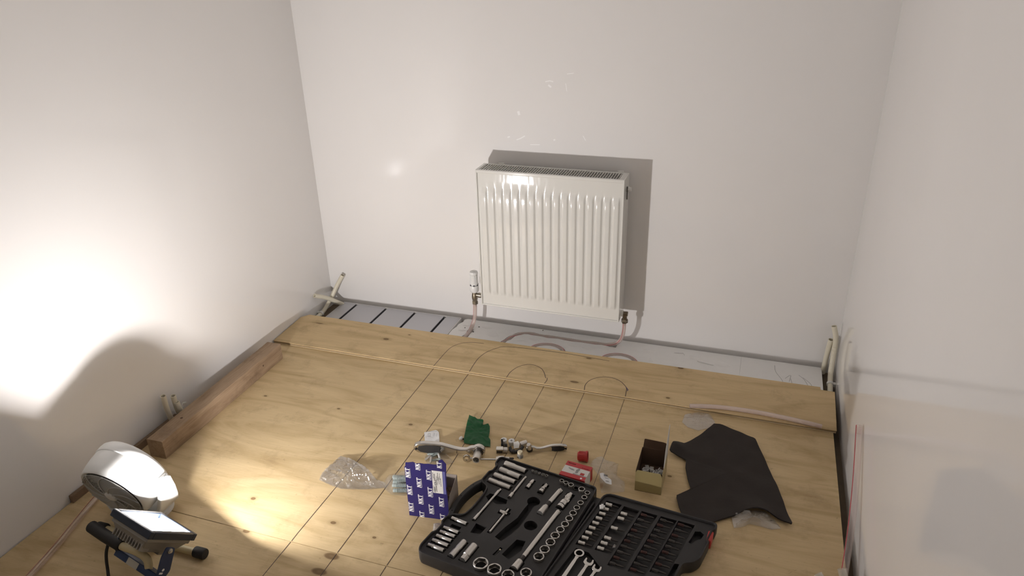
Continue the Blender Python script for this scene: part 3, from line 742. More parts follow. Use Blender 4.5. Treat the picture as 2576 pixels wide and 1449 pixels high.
# carrying handle: raised crescent lip
pts = []
for j in range(15):
    a = PI / 2 + .25 + 1.25 * j / 14; lift = .012 * math.sin(PI * j / 14)
    pts.append(FM @ Vector(((.118 + lift) * math.cos(a), (.118 + lift) * math.sin(a), -.035)))
M_ = MB()
for p_ in pts: pass
va = []; fa = []
for j in range(19):
    u = j / 18; a = PI / 2 + .5 + 1.25 * u; lift = .006 * math.sin(PI * u) ** .7
    for (dz, dr) in ((-.062, -.002), (-.060, .004), (-.035, .010), (-.008, .006), (-.004, -.004)):
        r = .1085 + lift + dr * math.sin(PI * u) - .012 * max(0, (-.035 - dz) / .03)
        va.append(tuple(FM @ Vector((r * math.cos(a), r * math.sin(a), dz))))
for j in range(18):
    fa += [(j * 5 + i, j * 5 + i + 1, (j + 1) * 5 + i + 1, (j + 1) * 5 + i) for i in range(4)]
h_ = MB().add(va, fa).build('carry_handle', 'fan_white', F_, smooth=60)
so = h_.modifiers.new('thick', 'SOLIDIFY'); so.thickness = .0025; so.offset = 0
pl = [(.082 * math.cos(a), .072 * math.sin(a)) for a in [2 * PI * i / 32 for i in range(32)]]
MB().prism(pl, 0, .012, rotz(0, (.255, -1.485, 0)), top=pl).prism(pl, .012, .024, rotz(0, (.255, -1.485, 0)), top=[(x * .8, y * .8) for x, y in pl]).build('base', 'fan_white', F_, smooth=40)
for sx in (-1, 1):
    sec = []
    for (dx, z, wd) in [(.050, .012, .058), (.070, .018, .056), (.090, .036, .050), (.108, .070, .040), (.117, .110, .032), (.1195, .150, .024), (.1190, .166, .014)]:
        sec.append((.255 + sx * dx, -1.492 + (z - .02) * -.06, z, wd))
    v = []; f = []
    for (x, y, z, wd) in sec:
        v += [(x - sx * .006, y - wd, z), (x + sx * .006, y - wd * .92, z), (x + sx * .006, y + wd * .92, z), (x - sx * .006, y + wd, z)]
    for i in range(len(sec) - 1):
        f += [(i * 4 + j, i * 4 + (j + 1) % 4, (i + 1) * 4 + (j + 1) % 4, (i + 1) * 4 + j) for j in range(4)]
    f += [(3, 2, 1, 0), tuple(len(v) - 4 + j for j in range(4))]
    if sx < 0: f = [tuple(reversed(q)) for q in f]
    MB().add(v, f).build('tilt_arm', 'fan_white', F_, bevel=.004)
    MB().lathe([(.016, 0), (.016, .003), (.012, .005), (0, .005)], 20, frame((.255 + sx * .1245, FC.y + .004, .150), (sx, 0, 0))).build('pivot_cap', 'fan_white', F_, smooth=40)
# ------------------------------------------------------------------ NKT-type blue screw carton, lid flap standing up
KB = thing('screw_carton', 'open dark blue printed carton with its lid flap standing up', 'carton', (1.09, -1.215, 0), math.atan2(.013, .109))
ox, oy = -.0555, -.0495     # local front-left corner
wB, dB, hB = .124, .100, .088
def wall(mb, lo, hi): mb.box(lo, hi)
MB().box((ox, oy, 0), (ox + wB, oy + dB, .0015)).build('bottom', 'grey_card', KB, local=True)
MB().box((ox, oy + dB - .0012, .0), (ox + wB, oy + dB, hB)).build('back_panel', 'grey_card', KB, local=True)
MB().box((ox, oy + .001, 0), (ox + .0012, oy + dB, hB)).build('side_panel', 'blue_print', KB, local=True)
sp = MB().add([(ox + wB, oy + .001, 0), (ox + wB, oy + dB, 0), (ox + wB, oy + dB, hB), (ox + wB, oy + .02, hB - .012), (ox + wB, oy + .001, hB - .03), (ox + wB - .0012, oy + .001, 0), (ox + wB - .0012, oy + dB, 0), (ox + wB - .0012, oy + dB, hB), (ox + wB - .0012, oy + .02, hB - .012), (ox + wB - .0012, oy + .001, hB - .03)], [(0, 1, 2, 3, 4), (9, 8, 7, 6, 5), (1, 6, 7, 2), (2, 7, 8, 3), (3, 8, 9, 4), (4, 9, 5, 0), (0, 5, 6, 1)])
sp.build('side_panel', 'grey_card', KB, local=True)
MB().box((ox + .002, oy + .002, .0015), (ox + wB - .002, oy + dB - .002, .04)).build('dark_lining', 'brown_card', KB, local=True)
# front + flap as one tall outline with a torn top edge (x across, z up)
sc = .11
def fz(s, t): return (ox + s * sc, t * .18)
outl = [(0, 0), (1.13, 0), (1.13, .45), (1.12, .60), (1.105, .66), (1.125, .70), (1.14, .98), (1.15, 1.03), (1.16, 1.155), (1.06, 1.235), (.965, 1.215), (.945, 1.14), (.92, 1.125), (.80, 1.115), (.68, 1.12), (.55, 1.108), (.44, 1.112), (.34, 1.095), (.30, 1.11), (.255, 1.122), (.12, 1.10), (.045, 1.095), (.03, 1.02), (0, 1.0)]
Mf = Matrix(((1, 0, 0, 0), (0, 0, -1, oy), (0, 1, 0, 0), (0, 0, 0, 1)))
fp = MB().prism([fz(*q) for q in outl], 0, .0013, Mf).build('front_flap', 'blue_print', KB, local=True)
# slab-serif letters, on a unit cap height
GL = {
 'N': (.98, [[(0, 0), (.34, 0), (.34, .10), (.27, .10), (.27, .66), (.63, 0), (.83, 0), (.83, .90), (.92, .90), (.92, 1), (.58, 1), (.58, .90), (.67, .90), (.67, .42), (.37, 1), (0, 1), (0, .90), (.09, .90), (.09, .10), (0, .10)]]),
 'K': (1.0, [[(0, 0), (.40, 0), (.40, .10), (.33, .10), (.33, .38), (.40, .46), (.58, .10), (.52, .10), (.52, 0), (.98, 0), (.98, .10), (.88, .10), (.56, .60), (.78, .90), (.92, .90), (.92, 1), (.52, 1), (.52, .90), (.58, .90), (.33, .58), (.33, .90), (.40, .90), (.40, 1), (0, 1), (0, .90), (.09, .90), (.09, .10), (0, .10)]]),
 'T': (.84, [[(.22, 0), (.62, 0), (.62, .10), (.53, .10), (.53, .88), (.68, .88), (.74, .70), (.84, .70), (.82, 1), (.02, 1), (0, .70), (.10, .70), (.16, .88), (.31, .88), (.31, .10), (.22, .10)]])}
def letters(mb, word, M, size):
    x = 0
    tot = sum(GL[c][0] for c in word) - .05
    for c in word:
        wd, polys = GL[c]
        for q in polys:
            bm = bmesh.new(); vs = [bm.verts.new((p[0], p[1], 0)) for p in q]
            es = [bm.edges.new((vs[i], vs[(i + 1) % len(vs)])) for i in range(len(vs))]
            bmesh.ops.triangle_fill(bm, use_beauty=True, edges=es)
            bm.verts.index_update()
            V_ = [((x + v.co.x - tot / 2 + .12 * v.co.y) * size, (v.co.y - .5) * size, 0) for v in bm.verts]
            mb.add(V_, [[v.index for v in f.verts] for f in bm.faces], M); bm.free()
        x += wd * .98
def faceM(s, t, ang):
    x, z = fz(s, t)
    B = Matrix(((1, 0, 0, x), (0, 0, -1, oy - .0016), (0, 1, 0, z), (0, 0, 0, 1)))
    return B @ Matrix.Rotation(ang, 4, 'Z')
NP = [(.07, .886, 'NKT'), (.366, 1.035, 'NK'), (.361, .713, 'NKT'), (.648, .891, 'NKT'), (.960, 1.118, 'KT'), (.073, .535, 'NKT'), (.358, .366, 'NKT'), (.646, .544, 'NKT'), (.063, .182, 'NKT'), (.349, .052, 'KT'), (.634, .186, 'NKT'), (.936, .366, 'NKT'), (.930, .052, 'KT')]
for s, t, wd in NP:
    lm = MB()
    letters(lm, wd, faceM(s + .005, t, PI / 2), .0128)
    tag(lm.build('printed_word', 'print_white', fp, local=True), kind='stuff')
    half = .018 if len(wd) == 3 else .011
    MB().box((-half * .9, -.0086, 0), (half * .95, -.0080, .0001), faceM(s + .005, t, PI / 2)).build('printed_line', 'print_white', fp, local=True)
lab = MB().prism([(.745 * sc + ox, .549 * .18), (1.025 * sc + ox, .549 * .18), (1.036 * sc + ox, 1.0 * .18), (.750 * sc + ox, 1.0 * .18)], .0014, .0017, Mf).build('paper_label', 'white_card', fp, local=True)
MB().prism([(1.03 * sc + ox, .545 * .18), (1.10 * sc + ox, .545 * .18), (1.112 * sc + ox, 1.0 * .18), (1.043 * sc + ox, 1.0 * .18)], .0014, .0016, Mf).build('pale_stripe', 'blue_fade', fp, local=True)
pm = MB()
rnd = random.Random(4)
for row, (s0, t0, t1) in enumerate([(.775, .60, .70), (.80, .72, .78), (.80, .80, .93), (.825, .60, .94), (.85, .58, .83), (.875, .72, .90), (.90, .82, .97), (.925, .74, .88), (.95, .84, .96), (.975, .70, .86), (.775, .85, .96)]):
    t = t0
    while t < t1:
        ln = rnd.uniform(.012, .035); x, z = fz(s0, t)
        pm.box((x - .0007, oy - .0020, z), (x + .0007, oy - .0018, z + min(ln, t1 - t) * .18)); t += ln + .01
for k in range(12):
    x, z = fz(.775, .565 + .009 * k); pm.box((x, oy - .0020, z), (x + .0045, oy - .0018, z + (.0005 if k % 3 else .0010)))
tag(pm.build('label_print', 'print_dark', lab, local=True), kind='stuff')
rnd = random.Random(8)
for i in range(26):
    a = rnd.uniform(0, PI); c = Vector((ox + .014 + rnd.random() * .096, oy + .014 + rnd.random() * .07, .041 + rnd.random() * .012)); d = Vector((math.cos(a), math.sin(a), rnd.uniform(-.2, .2))) * .014
    kc = MB().tube([c - d, c + d * .8, c + d], [.0008, .0016, .0030], 6).build('screw', 'dark_steel', None, local=False, loc=None)
    # screws lie in the carton: things of their own
    M = Matrix.Rotation(math.atan2(.013, .109), 4, 'Z'); M.translation = Vector((1.09, -1.215, 0))
    cc = M @ c
    for v in kc.data.vertices: v.co = M @ v.co - cc
    kc.location = cc
    tag(kc, 'dark steel screw lying loose inside the open blue carton', 'screw', 'screws inside the blue carton')

# ------------------------------------------------------------------ bag of wall plugs tucked behind the carton, and clear film bags
def film(name, label, outline, m, h, seed, cat='bag', rings=9, ctr=None, amp=.6, base=.0012, fold=22, mm=90, dirn=None):
    cx = sum(p[0] for p in outline) / len(outline); cy = sum(p[1] for p in outline) / len(outline)
    c0 = ctr or (cx, cy)
    def zf(x, y, t):
        env = (1 - t ** 2.2)
        if dirn is not None:
            ca, sa = math.cos(dirn), math.sin(dirn); x, y = (x * ca + y * sa) * .38, (-x * sa + y * ca) * 1.5
        q = abs(nz(x * fold, y * fold, seed)) * 1.3 + .5 * abs(nz(x * fold * 2.7, y * fold * 2.7, seed + 5)) + .25 * abs(nz(x * fold * 6, y * fold * 6, seed + 9))
        return base + h * (env * ((1 - amp) + amp * q) + .22 * t * q)
    mb = MB().blanket(outline, zf, rings, mm, ctr=c0, under=lambda x, y, t: .0006 + .0003 * t)
    return tag(mb.build(name, m, smooth=28, loc=(cx, cy, 0)), label, cat)
film('plastic_bag', 'crumpled empty clear plastic bag lying across the pen lines', [(.696, -1.087), (.74, -1.092), (.792, -1.108), (.835, -1.135), (.871, -1.161), (.905, -1.166), (.915, -1.185), (.872, -1.205), (.843, -1.215), (.782, -1.231), (.74, -1.226), (.693, -1.214), (.683, -1.18), (.686, -1.144)], 'clear_film_bag', .030, 1.5, rings=22, fold=36, mm=170, amp=.8, dirn=-.3)
film('plastic_bag', 'clear plastic bag holding grey wall plugs beside the blue carton', [(.905, -1.176), (.897, -1.150), (.903, -1.128), (.932, -1.100), (.965, -1.090), (1.00, -1.110), (1.005, -1.180), (.990, -1.200), (.947, -1.208), (.918, -1.192)], 'clear_film', .032, 7.3, amp=.25)
pg = 'grey wall plugs in the clear bag'
for i, (x, y, z, dx) in enumerate([(.917, -1.138, .008, 0), (.923, -1.153, .018, .004), (.929, -1.160, .008, 0), (.934, -1.178, .012, .003), (.941, -1.194, .007, .006)]):
    P0 = Vector((x + dx, y, z)); ang = math.atan2(.013, .042) + .1 * (i % 3 - 1) * .6; d = Vector((math.cos(ang), math.sin(ang), 0))
    t = thing('wall_plug', 'grey ribbed wall plug inside the clear bag, ' + ORD[i] + ' one from the long ratchet', 'wall plug', tuple(P0 + Vector((0, 0, -.0065))), group=pg)
    MB().lathe([(.0055, 0), (.0066, .003), (.0060, .010), (.0062, .045), (.0045, .052), (.0025, .053)], 10, frame(P0, d)).build('sleeve', 'grey_plug', t, smooth=40)
    rb = MB()
    for k in range(9): rb.lathe([(.0056, .012 + k * .0038), (.0070, .0128 + k * .0038), (.0070, .0140 + k * .0038), (.0056, .0148 + k * .0038)], 10, frame(P0, d), caps=False)
    rb.build('ribs', 'grey_plug', t)
film('plastic_bag', 'small crumpled milky bag between the rubber mat and the plywood strip', [(1.757, -.565), (1.760, -.52), (1.775, -.505), (1.80, -.49), (1.832, -.486), (1.850, -.497), (1.868, -.539), (1.85, -.572), (1.817, -.598), (1.78, -.59)], 'clear_film_milky', .020, 3.2, fold=34)
film('plastic_bag', 'clear plastic bag of small parts half under the rubber mat', [(1.948, -.985), (1.97, -.965), (2.0, -.955), (2.046, -.947), (2.07, -.975), (2.090, -1.004), (2.065, -1.017), (2.03, -1.012), (2.003, -1.011), (1.985, -1.03), (1.962, -1.043)], 'clear_film_milky', .026, 9.1, fold=30)
film('plastic_bag', 'flat clear plastic bag with a printed label beside the red and white box', [(1.500, -.885), (1.512, -.845), (1.530, -.833), (1.547, -.852), (1.589, -.855), (1.595, -.919), (1.626, -.94), (1.633, -.983), (1.60, -.998), (1.566, -1.010), (1.560, -.99), (1.540, -.93)], 'clear_film', .022, 5.7, fold=24)
lb = thing('bag_label', 'white printed label on the flat clear bag beside the red box', 'label', (1.568, -.962, .013))
MB().blanket([(1.546, -.943), (1.556, -.938), (1.587, -.962), (1.593, -.985), (1.573, -.984), (1.553, -.962)], lambda x, y, t: .0215 + .004 * nz(x * 30, y * 30), 3, 24).build('paper', 'print_white', lb, smooth=60)
q = MB()
for k, (a0, b0, l) in enumerate([(1.5605, -.950, .012), (1.5610, -.9520, .012), (1.5615, -.9540, .012), (1.5620, -.956, .012), (1.567, -.966, .013), (1.572, -.977, .010), (1.573, -.980, .011)]):
    q.box((a0, b0 - .0006, .026), (a0 + l, b0 + .0006, .0263))
tag(q.build('label_print', 'print_dark', lb), kind='stuff')

# ------------------------------------------------------------------ red and white valve box
RB = thing('valve_box', 'red and white printed valve box with open end flap beside the socket case', 'box', (1.478, -.981, 0), math.atan2(-.0105, .083))
hx, hy, H = .0415, .0355, .045
MB().box((-hx, -hy, 0), (hx, hy, H)).build('carton_body', 'white_card', RB, local=True, bevel=.0008)
MB().box((-hx + .0002, hy - .0215, H), (hx + .0006, hy + .0004, H + .0004)).build('red_band', 'red_print', RB, local=True)
MB().box((-hx - .0004, -hy - .0004, H), (hx - .0002, -hy + .0165, H + .0004)).build('red_band', 'red_print', RB, local=True)
for lo, hi in (((-hx, -hy - .0006, .0), (hx, -hy, H)), ((hx, hy - .018, 0), (hx + .0006, hy, H)), ((hx, -hy, 0), (hx + .0006, -hy + .004, H))):
    MB().box(lo, hi).build('red_side', 'red_print', RB, local=True)
MB().box((-.004, -hy + .0166, H), (hx, -hy + .0205, H + .0005)).build('grey_band', 'print_grey', RB, local=True)
MB().box((.018, -.0145, H), (.031, -.0035, H + .0005)).build('dark_red_square', 'red_plastic', RB, local=True)
im = MB()
def on_top(x, y, a): return Matrix.Translation((x, y, H + .0004)) @ Matrix.Rotation(a, 4, 'Z')
im.box((-.011, -.0024, 0), (.005, .0024, .0002), on_top(-.010, .0005, -.25)).box((-.004, -.0036, 0), (-.001, .0036, .0003), on_top(-.010, .0005, -.25)).box((-.003, -.012, 0), (.003, .011, .0002), on_top(.006, .001, -.12)).box((-.0042, .004, 0), (.0042, .007, .0003), on_top(.006, .001, -.12)).box((-.0042, -.010, 0), (.0042, -.006, .0003), on_top(.006, .001, -.12)).box((-.006, -.003, 0), (-.002, .003, .0002), on_top(.006, .001, -.12)).box((-.0045, -.0018, 0), (.0015, .0018, .0003), on_top(-.021, .0035, -.25))
tag(im.build('printed_valve_picture', 'print_grey', RB, local=True), kind='stuff')
for wd, sz, bd, shr, px, py in (('RAS-C2', .0080, .0002, .2, -.024, .027), ('Danfoss', .0075, .0, .35, .024, .0195)):
    v, f = text_geo(wd, sz, bd, shr); tag(MB().add(v, f, on_top(px, py, 0)).build('printed_word', 'print_white', RB, local=True), kind='stuff')
MB().lathe([(.0035, 0), (.0035, .0003)], 14, frame((.028, -.0285, H + .0003), (0, 0, 1))).build('printed_dot', 'print_white', RB, local=True)
MB().box((-.016, hy, .020), (.012, hy + .013, .0212), Matrix.Rotation(.25, 4, 'X')).build('end_flap', 'grey_card', RB, local=True)
MB().box((.010, hy - .001, .018), (.030, hy + .006, .034)).build('end_flap', 'white_card', RB, local=True)
RC = thing('plug_cap', 'red plastic taper cap lying behind the red and white box', 'cap', (1.474, -.868, 0))
Mc = frame((1.457, -.872, .0155), (1, .12, .07))
MB().lathe([(.0135, 0), (.0145, .002), (.0150, .012), (.0168, .026), (.0185, .0265), (.0185, .033), (.0165, .033), (.0135, .006), (0, .006)], 22, Mc).build('shell', 'red_plastic', RC, smooth=35)
for k in range(10):
    MB().box((-.0014, .0140, .004), (.0014, .0165, .026), Mc @ Matrix.Rotation(2 * PI * k / 10, 4, 'Z')).build('grip_rib', 'red_plastic', RC)

# ------------------------------------------------------------------ gold carton with small white parts
CB = thing('small_carton', 'small open yellowish carton with raised flaps beside the rubber mat', 'carton', (1.70, -.903, 0))
x0, x1, y0, y1, h = 1.6605, 1.7415, -.963, -.845, .078
MB().box((x0, y0, 0), (x1, y1, .0012)).build('bottom', 'brown_card', CB)
Mfr = Matrix(((1, 0, 0, 0), (0, 0, -1, y0), (0, 1, 0, 0), (0, 0, 0, 1)))
MB().prism([(x0, 0), (x1, 0), (x1, h - .014), (x1 - .004, h - .004), (x1 - .006, h), (x0 + .006, h), (x0 + .003, h - .004), (x0, h - .014)], -.0012, 0, Mfr).build('front_panel', 'gold_card', CB)
def two(name, lo, hi, ax, s):
    """outer gold skin and inner brown skin"""
    a, b = list(lo), list(hi); m = (lo[ax] + hi[ax]) / 2
    (a if s > 0 else b)[ax] = m
    MB().box(tuple(a), tuple(b)).build(name, 'gold_card', CB)
    a, b = list(lo), list(hi); (b if s > 0 else a)[ax] = m
    MB().box(tuple(a), tuple(b)).build(name, 'brown_card', CB)
two('side_panel', (x0, y0 + .001, 0), (x0 + .0014, y1, h), 0, -1)
two('side_panel', (x1 - .0014, y0 + .001, 0), (x1, y1, h), 0, 1)
two('back_panel', (x0, y1 - .0014, 0), (x1, y1, h), 1, 1)
Mb = Matrix(((1, 0, 0, 0), (0, 0, -1, y1 - .0006), (0, 1, 0, 0), (0, 0, 0, 1)))
MB().prism(round_poly([(x0 + .003, h - .002), (x1 - .002, h - .002), (x1 - .003, h + .028), (x1 - .014, h + .032), (x0 + .006, h + .034)], [.001, .001, .006, .004, .004], 4), -.0005, .0005, Mb).build('back_flap', 'brown_card', CB)
Ms = Matrix(((0, 0, 1, x1 - .001), (1, 0, 0, 0), (0, 1, 0, 0), (0, 0, 0, 1)))
MB().prism([(y0 + .030, h - .002), (y1 - .002, h - .002), (y1 + .004, h + .045), (y1 + .002, h + .102), (y1 - .012, h + .104), (y0 + .046, h + .050)], 0, .0012, Ms).build('side_flap', 'white_card', CB)
rnd = random.Random(2)
for i in range(13):
    c = Vector((x0 + .012 + rnd.random() * .056, y0 + .010 + rnd.random() * .075, .016 + rnd.random() * .016))
    M = Matrix.Rotation(rnd.uniform(0, 6), 4, 'Z') @ Matrix.Rotation(rnd.uniform(-.5, .5), 4, 'X')
    k = MB().box((-.009, -.006, -.006), (.009, .006, .002), M).box((-.009, -.006, .002), (-.006, .006, .007), M).box((.006, -.006, .002), (.009, .006, .007), M).build('cable_clip', 'white_plastic', None)
    k.location = c
    tag(k, 'small white plastic clip inside the yellowish carton', 'clip', 'white clips in the carton')
o = MB().box((x0 + .003, y0 + .003, .0012), (x1 - .003, y1 - .003, .016)).build('carton_insert', 'brown_card', CB)

# ------------------------------------------------------------------ rubber mat
MP = [(1.864, -.551), (1.887, -.548), (1.94, -.57), (2.002, -.597), (2.03, -.68), (2.064, -.795), (2.071, -.815), (2.095, -.90), (2.119, -.998), (2.095, -.985), (2.049, -.963), (2.02, -.967), (1.985, -.979), (1.93, -1.02), (1.88, -1.062), (1.82, -1.062), (1.800, -1.01), (1.787, -.966), (1.81, -.938), (1.826, -.918), (1.81, -.87), (1.797, -.816), (1.796, -.782), (1.765, -.772), (1.738, -.762), (1.745, -.72), (1.756, -.705), (1.778, -.703), (1.82, -.64)]
def mz(x, y, t):
    z = .006 + .010 * max(0, nz(x * 7, y * 7, 2.2)) + .003 * nz(x * 22, y * 22, 5)
    z += .026 * math.exp(-((x - 1.75) ** 2 + (y + .735) ** 2) / .0012)
    z += .016 * math.exp(-((x - 2.02) ** 2 + (y + .975) ** 2) / .0020)
    z += .010 * math.exp(-((x - 2.12) ** 2 + (y + .99) ** 2) / .0010)
    z += .004 * t
    return z
o = MB().blanket(MP, mz, 14, 150, thick=.0045, ctr=(1.93, -.80)).build('rubber_mat', 'rubber_mat', smooth=50, loc=(1.93, -.80, 0))
tag(o, 'dark brown rubber mat offcut lying curled on the plywood', 'rubber mat')

# ------------------------------------------------------------------ green film, leaflet, bag of fixings
GP = [(1.022, -.744), (1.061, -.758), (1.083, -.76), (1.092, -.79), (1.107, -.775), (1.117, -.787), (1.128, -.817), (1.135, -.847), (1.146, -.859), (1.160, -.897), (1.11, -.9), (1.066, -.904), (1.055, -.875), (1.047, -.846), (1.035, -.802)]
o = MB().blanket(GP, lambda x, y, t: .003 + .012 * abs(nz(x * 26, y * 26, 1)) * (1 - .5 * t) + .004 * abs(nz(x * 70, y * 70, 4)) + .02 * max(0, -.87 - y) , 10, 110, thick=.0006, ctr=(1.09, -.83)).build('plastic_bag', 'green_film', smooth=30, loc=(1.09, -.83, 0))
tag(o, 'crumpled dark green plastic bag behind the long ratchet', 'bag')
LF = thing('leaflet', 'small white printed leaflet under the long ratchet handle', 'leaflet', (.945, -.90, 0))
MB().blanket([(.908, -.884), (.943, -.861), (.957, -.868), (.985, -.925), (.94, -.945)], lambda x, y, t: .0022 + .0015 * nz(x * 30, y * 30), 4, 40, thick=.0004).build('paper', 'print_white', LF, smooth=60)
pm = MB(); a_ = math.atan2(.023, .035)
Ml = Matrix.Translation((.946, -.898, .0048)) @ Matrix.Rotation(a_ - .25, 4, 'Z')
for (u0, v0, u1, v1) in [(-.018, .024, .014, .0255), (-.016, -.004, -.015, .014), (-.009, -.004, -.008, .014), (-.016, .0135, -.008, .0145), (-.0165, -.005, -.008, -.004), (.003, -.008, .0036, .018), (.007, -.008, .0076, .018), (.003, .004, .0076, .0046), (.003, .012, .0076, .0126), (-.022, -.012, -.0212, .002), (.012, .004, .016, .005), (.012, -.002, .016, -.001), (.012, .010, .016, .011)]:
    pm.box((u0, v0, 0), (u1, v1, .0002), Ml)
pm.box((-.012, -.0003, 0), (.012, .0003, .0002), Ml @ Matrix.Translation((-.004, -.006, 0)) @ Matrix.Rotation(-.7, 4, 'Z'))
tag(pm.build('leaflet_print', 'print_grey', LF), kind='stuff')
film('zip_bag', 'clear zip bag of grey fixings between the ratchet and the blue carton', [(.963, -.986), (.99, -.972), (1.022, -.967), (1.05, -.985), (1.072, -1.006), (1.055, -1.025), (1.04, -1.037), (.994, -1.040), (.972, -1.020)], 'clear_film', .014, 2.9, amp=.4)
fg = 'grey fixings in the zip bag'
for i, (x, y, a, ln, m) in enumerate([(.980, -.992, .3, .030, 'grey_plug'), (.990, -1.005, .9, .034, 'grey_plug'), (.982, -1.022, 1.3, .026, 'satin_steel'), (1.005, -1.018, .5, .032, 'grey_plug'), (1.018, -1.000, 2.2, .034, 'white_plastic'), (1.000, -1.030, 1.9, .026, 'satin_steel')]):
    d = Vector((math.cos(a), math.sin(a), .05)); p0 = Vector((x, y, .004 + .0018 * (i % 3)))
    k = MB().lathe([(.0022, 0), (.0038, .004), (.0036, ln - .006), (.0048, ln - .003), (.0048, ln)], 8, frame(p0 - d * ln * .3, d)).build('fixing', m, smooth=40, loc=tuple(p0))
    tag(k, {'grey_plug': 'grey plastic plug in the clear zip bag by the ratchet', 'satin_steel': 'steel screw in the clear zip bag by the ratchet', 'white_plastic': 'pale plastic strip in the clear zip bag by the ratchet'}[m], 'fixing', fg)

# ------------------------------------------------------------------ ratchets (lying on edge)
def ratchet(name, label, loc, rz, Ln, s, socket):
    t = thing(name, label, 'ratchet', loc, rz)
    th = .0095 * s
    # outline in x (along) and z (up)
    up = [(0, .022), (.004, .032), (.016, .0395), (.04, .0425), (.075, .043), (.098, .041), (.118, .036), (.14, .030), (.16, .0265), (.18, .028), (.196, .037)]
    dn = [(.196, .008), (.18, .0105), (.16, .0085), (.14, .0095), (.118, .008), (.098, .0035), (.075, .0), (.04, .0), (.016, .003), (.004, .011)]
    k = Ln / .245
    hc = (.222, .0225, .0225)
    head = [(hc[0] + hc[2] * math.cos(a), hc[1] + hc[2] * math.sin(a)) for a in [2.35 - 4.7 * i / 16 for i in range(17)]]
    pts = [(x * k, z * s) for x, z in up + head + dn]
    M = Matrix(((1, 0, 0, 0), (0, 0, -1, 0), (0, 1, 0, 0), (0, 0, 0, 1)))
    b = MB().prism(pts, -th, th, M).build('body', 'chrome', t, local=True, bevel=.004 * s, segs=3)
    for sy in (-1, 1):
        g = [(.014, .018), (.020, .032), (.045, .037), (.075, .0375), (.096, .035), (.092, .022), (.094, .011), (.075, .0055), (.045, .0055), (.024, .009)]
        MB().prism([(x * k, z * s) for x, z in g], th - .0004, th + .0016 * s, M if sy < 0 else M @ Matrix.Diagonal((1, 1, -1, 1))).build('grip_inset', 'black_rubber', t, local=True, bevel=.001)
        MB().lathe([(.0165 * s, 0), (.0165 * s, .0018), (.010 * s, .0022), (.0085 * s, .0005), (0, .0005)], 20, frame((hc[0] * k, sy * th, hc[1] * s), (0, sy, 0))).build('cover_plate', 'dark_steel', t, local=True, smooth=40)
    MB().lathe([(.004 * s, -th - .002), (.004 * s, th + .002)], 12, frame((.0105 * k, 0, .0195 * s), (0, 1, 0))).build('hang_hole', 'black_matte', t, local=True)
    if socket:
        r, ln = socket; f_ = frame((hc[0] * k, -th - .002, hc[1] * s), (0, -1, 0))
        so = MB().lathe([(r * .85, 0), (r * .88, .006), (r, .010), (r, ln - .0008), (r * .95, ln), (r * .78, ln), (r * .72, ln - .002), (r * .72, ln - .014), (0, ln - .014)], 24, f_).build('fitted_socket', 'satin_steel', t, local=True, smooth=35)
        MB().lathe([(r * .70, ln - .0135), (0, ln - .0135)], 6, f_, caps=False).build('socket_bore_shade', 'dark_inside', so, local=True)  # dark disc paints the shade inside the fitted socket
    return t
ratchet('ratchet', 'long chrome ratchet with black grip and a socket fitted, lying on edge', (.921, -.990, 0), math.atan2(.043, .222), .245, 1.0, (.0135, .040))
ra = ratchet('ratchet', 'short chrome ratchet with black grip beside the small round caps', (1.412, -.834, 0), math.atan2(-.046, -.122), .140, .62, None)
MB().lathe([(.0075, 0), (.0075, .022), (.0065, .024), (0, .024)], 16, frame((.127, .006, .018), (.15, .3, 1.0))).build('fitted_extension', 'satin_steel', ra, local=True, smooth=40)
sw = thing('socket_wrench', 'thin chrome wrench with a ring end under the long ratchet socket', 'wrench', (1.16, -.972, 0), math.atan2(.027, .096))
MB().lathe([(.0065, -.005), (.0115, -.005), (.0125, -.003), (.0125, .003), (.0115, .005), (.0065, .005)], 22, frame((-.052, 0, .0125), (.1, -1, .25)), caps=False).lathe([(.0065, .005), (.0065, -.005)], 22, frame((-.052, 0, .0125), (.1, -1, .25)), caps=False).build('ring_end', 'chrome', sw, local=True, smooth=35)
MB().tube([(-.041, 0, .012), (-.02, 0, .009), (.06, 0, .008)], [.0045, .0035, .0042], 10).build('shaft', 'chrome', sw, local=True, smooth=50)
MB().box((.045, -.007, .002), (.062, .007, .016)).build('square_end', 'satin_steel', sw, local=True, bevel=.001)

# ------------------------------------------------------------------ loose little hardware by the short ratchet
def cam_cap(loc, label, tilt):
    t = thing('cam_lock', label, 'fastener', loc)
    M = Matrix.Translation(Vector((0, 0, .011))) @ Matrix.Rotation(tilt, 4, 'X')
    MB().lathe([(.0095, -.010), (.0100, .002), (.0108, .004), (.0108, .0065), (.0095, .0075), (0, .0075)], 22, M).build('cap_body', 'white_gloss', t, local=True, smooth=40)
    q = MB()
    for a in (0.4, .4 + PI / 2): q.box((-.0042, -.0009, .0074), (.0042, .0009, .0079), M @ Matrix.Rotation(a, 4, 'Z'))
    q.build('cross_slot', 'print_dark', t, local=True)
cam_cap((1.196, -.861, 0), 'white cross-slot cam lock standing beside the black bit adapter', .10)
cam_cap((1.223, -.859, 0), 'white cross-slot cam lock standing beside the folded white card', .16)
t = thing('bit_adapter', 'black hexagonal bit adapter leaning on the chrome coupling', 'adapter', (1.196, -.882, 0))
MB().lathe([(.0052, 0), (.0052, .012), (.0038, .014), (.0038, .026), (.0030, .028), (0, .028)], 6, frame((1.200, -.886, .003), (-.25, .5, 1))).build('hex_body', 'black_plastic', t)
MB().lathe([(.0075, 0), (.0075, .008), (.0055, .010), (0, .010)], 12, frame((1.204, -.880, .006), (1, .3, 0))).build('foot', 'black_plastic', t)
t = thing('socket_coupling', 'square chrome coupling lying beside the black bit adapter', 'coupling', (1.208, -.908, 0))
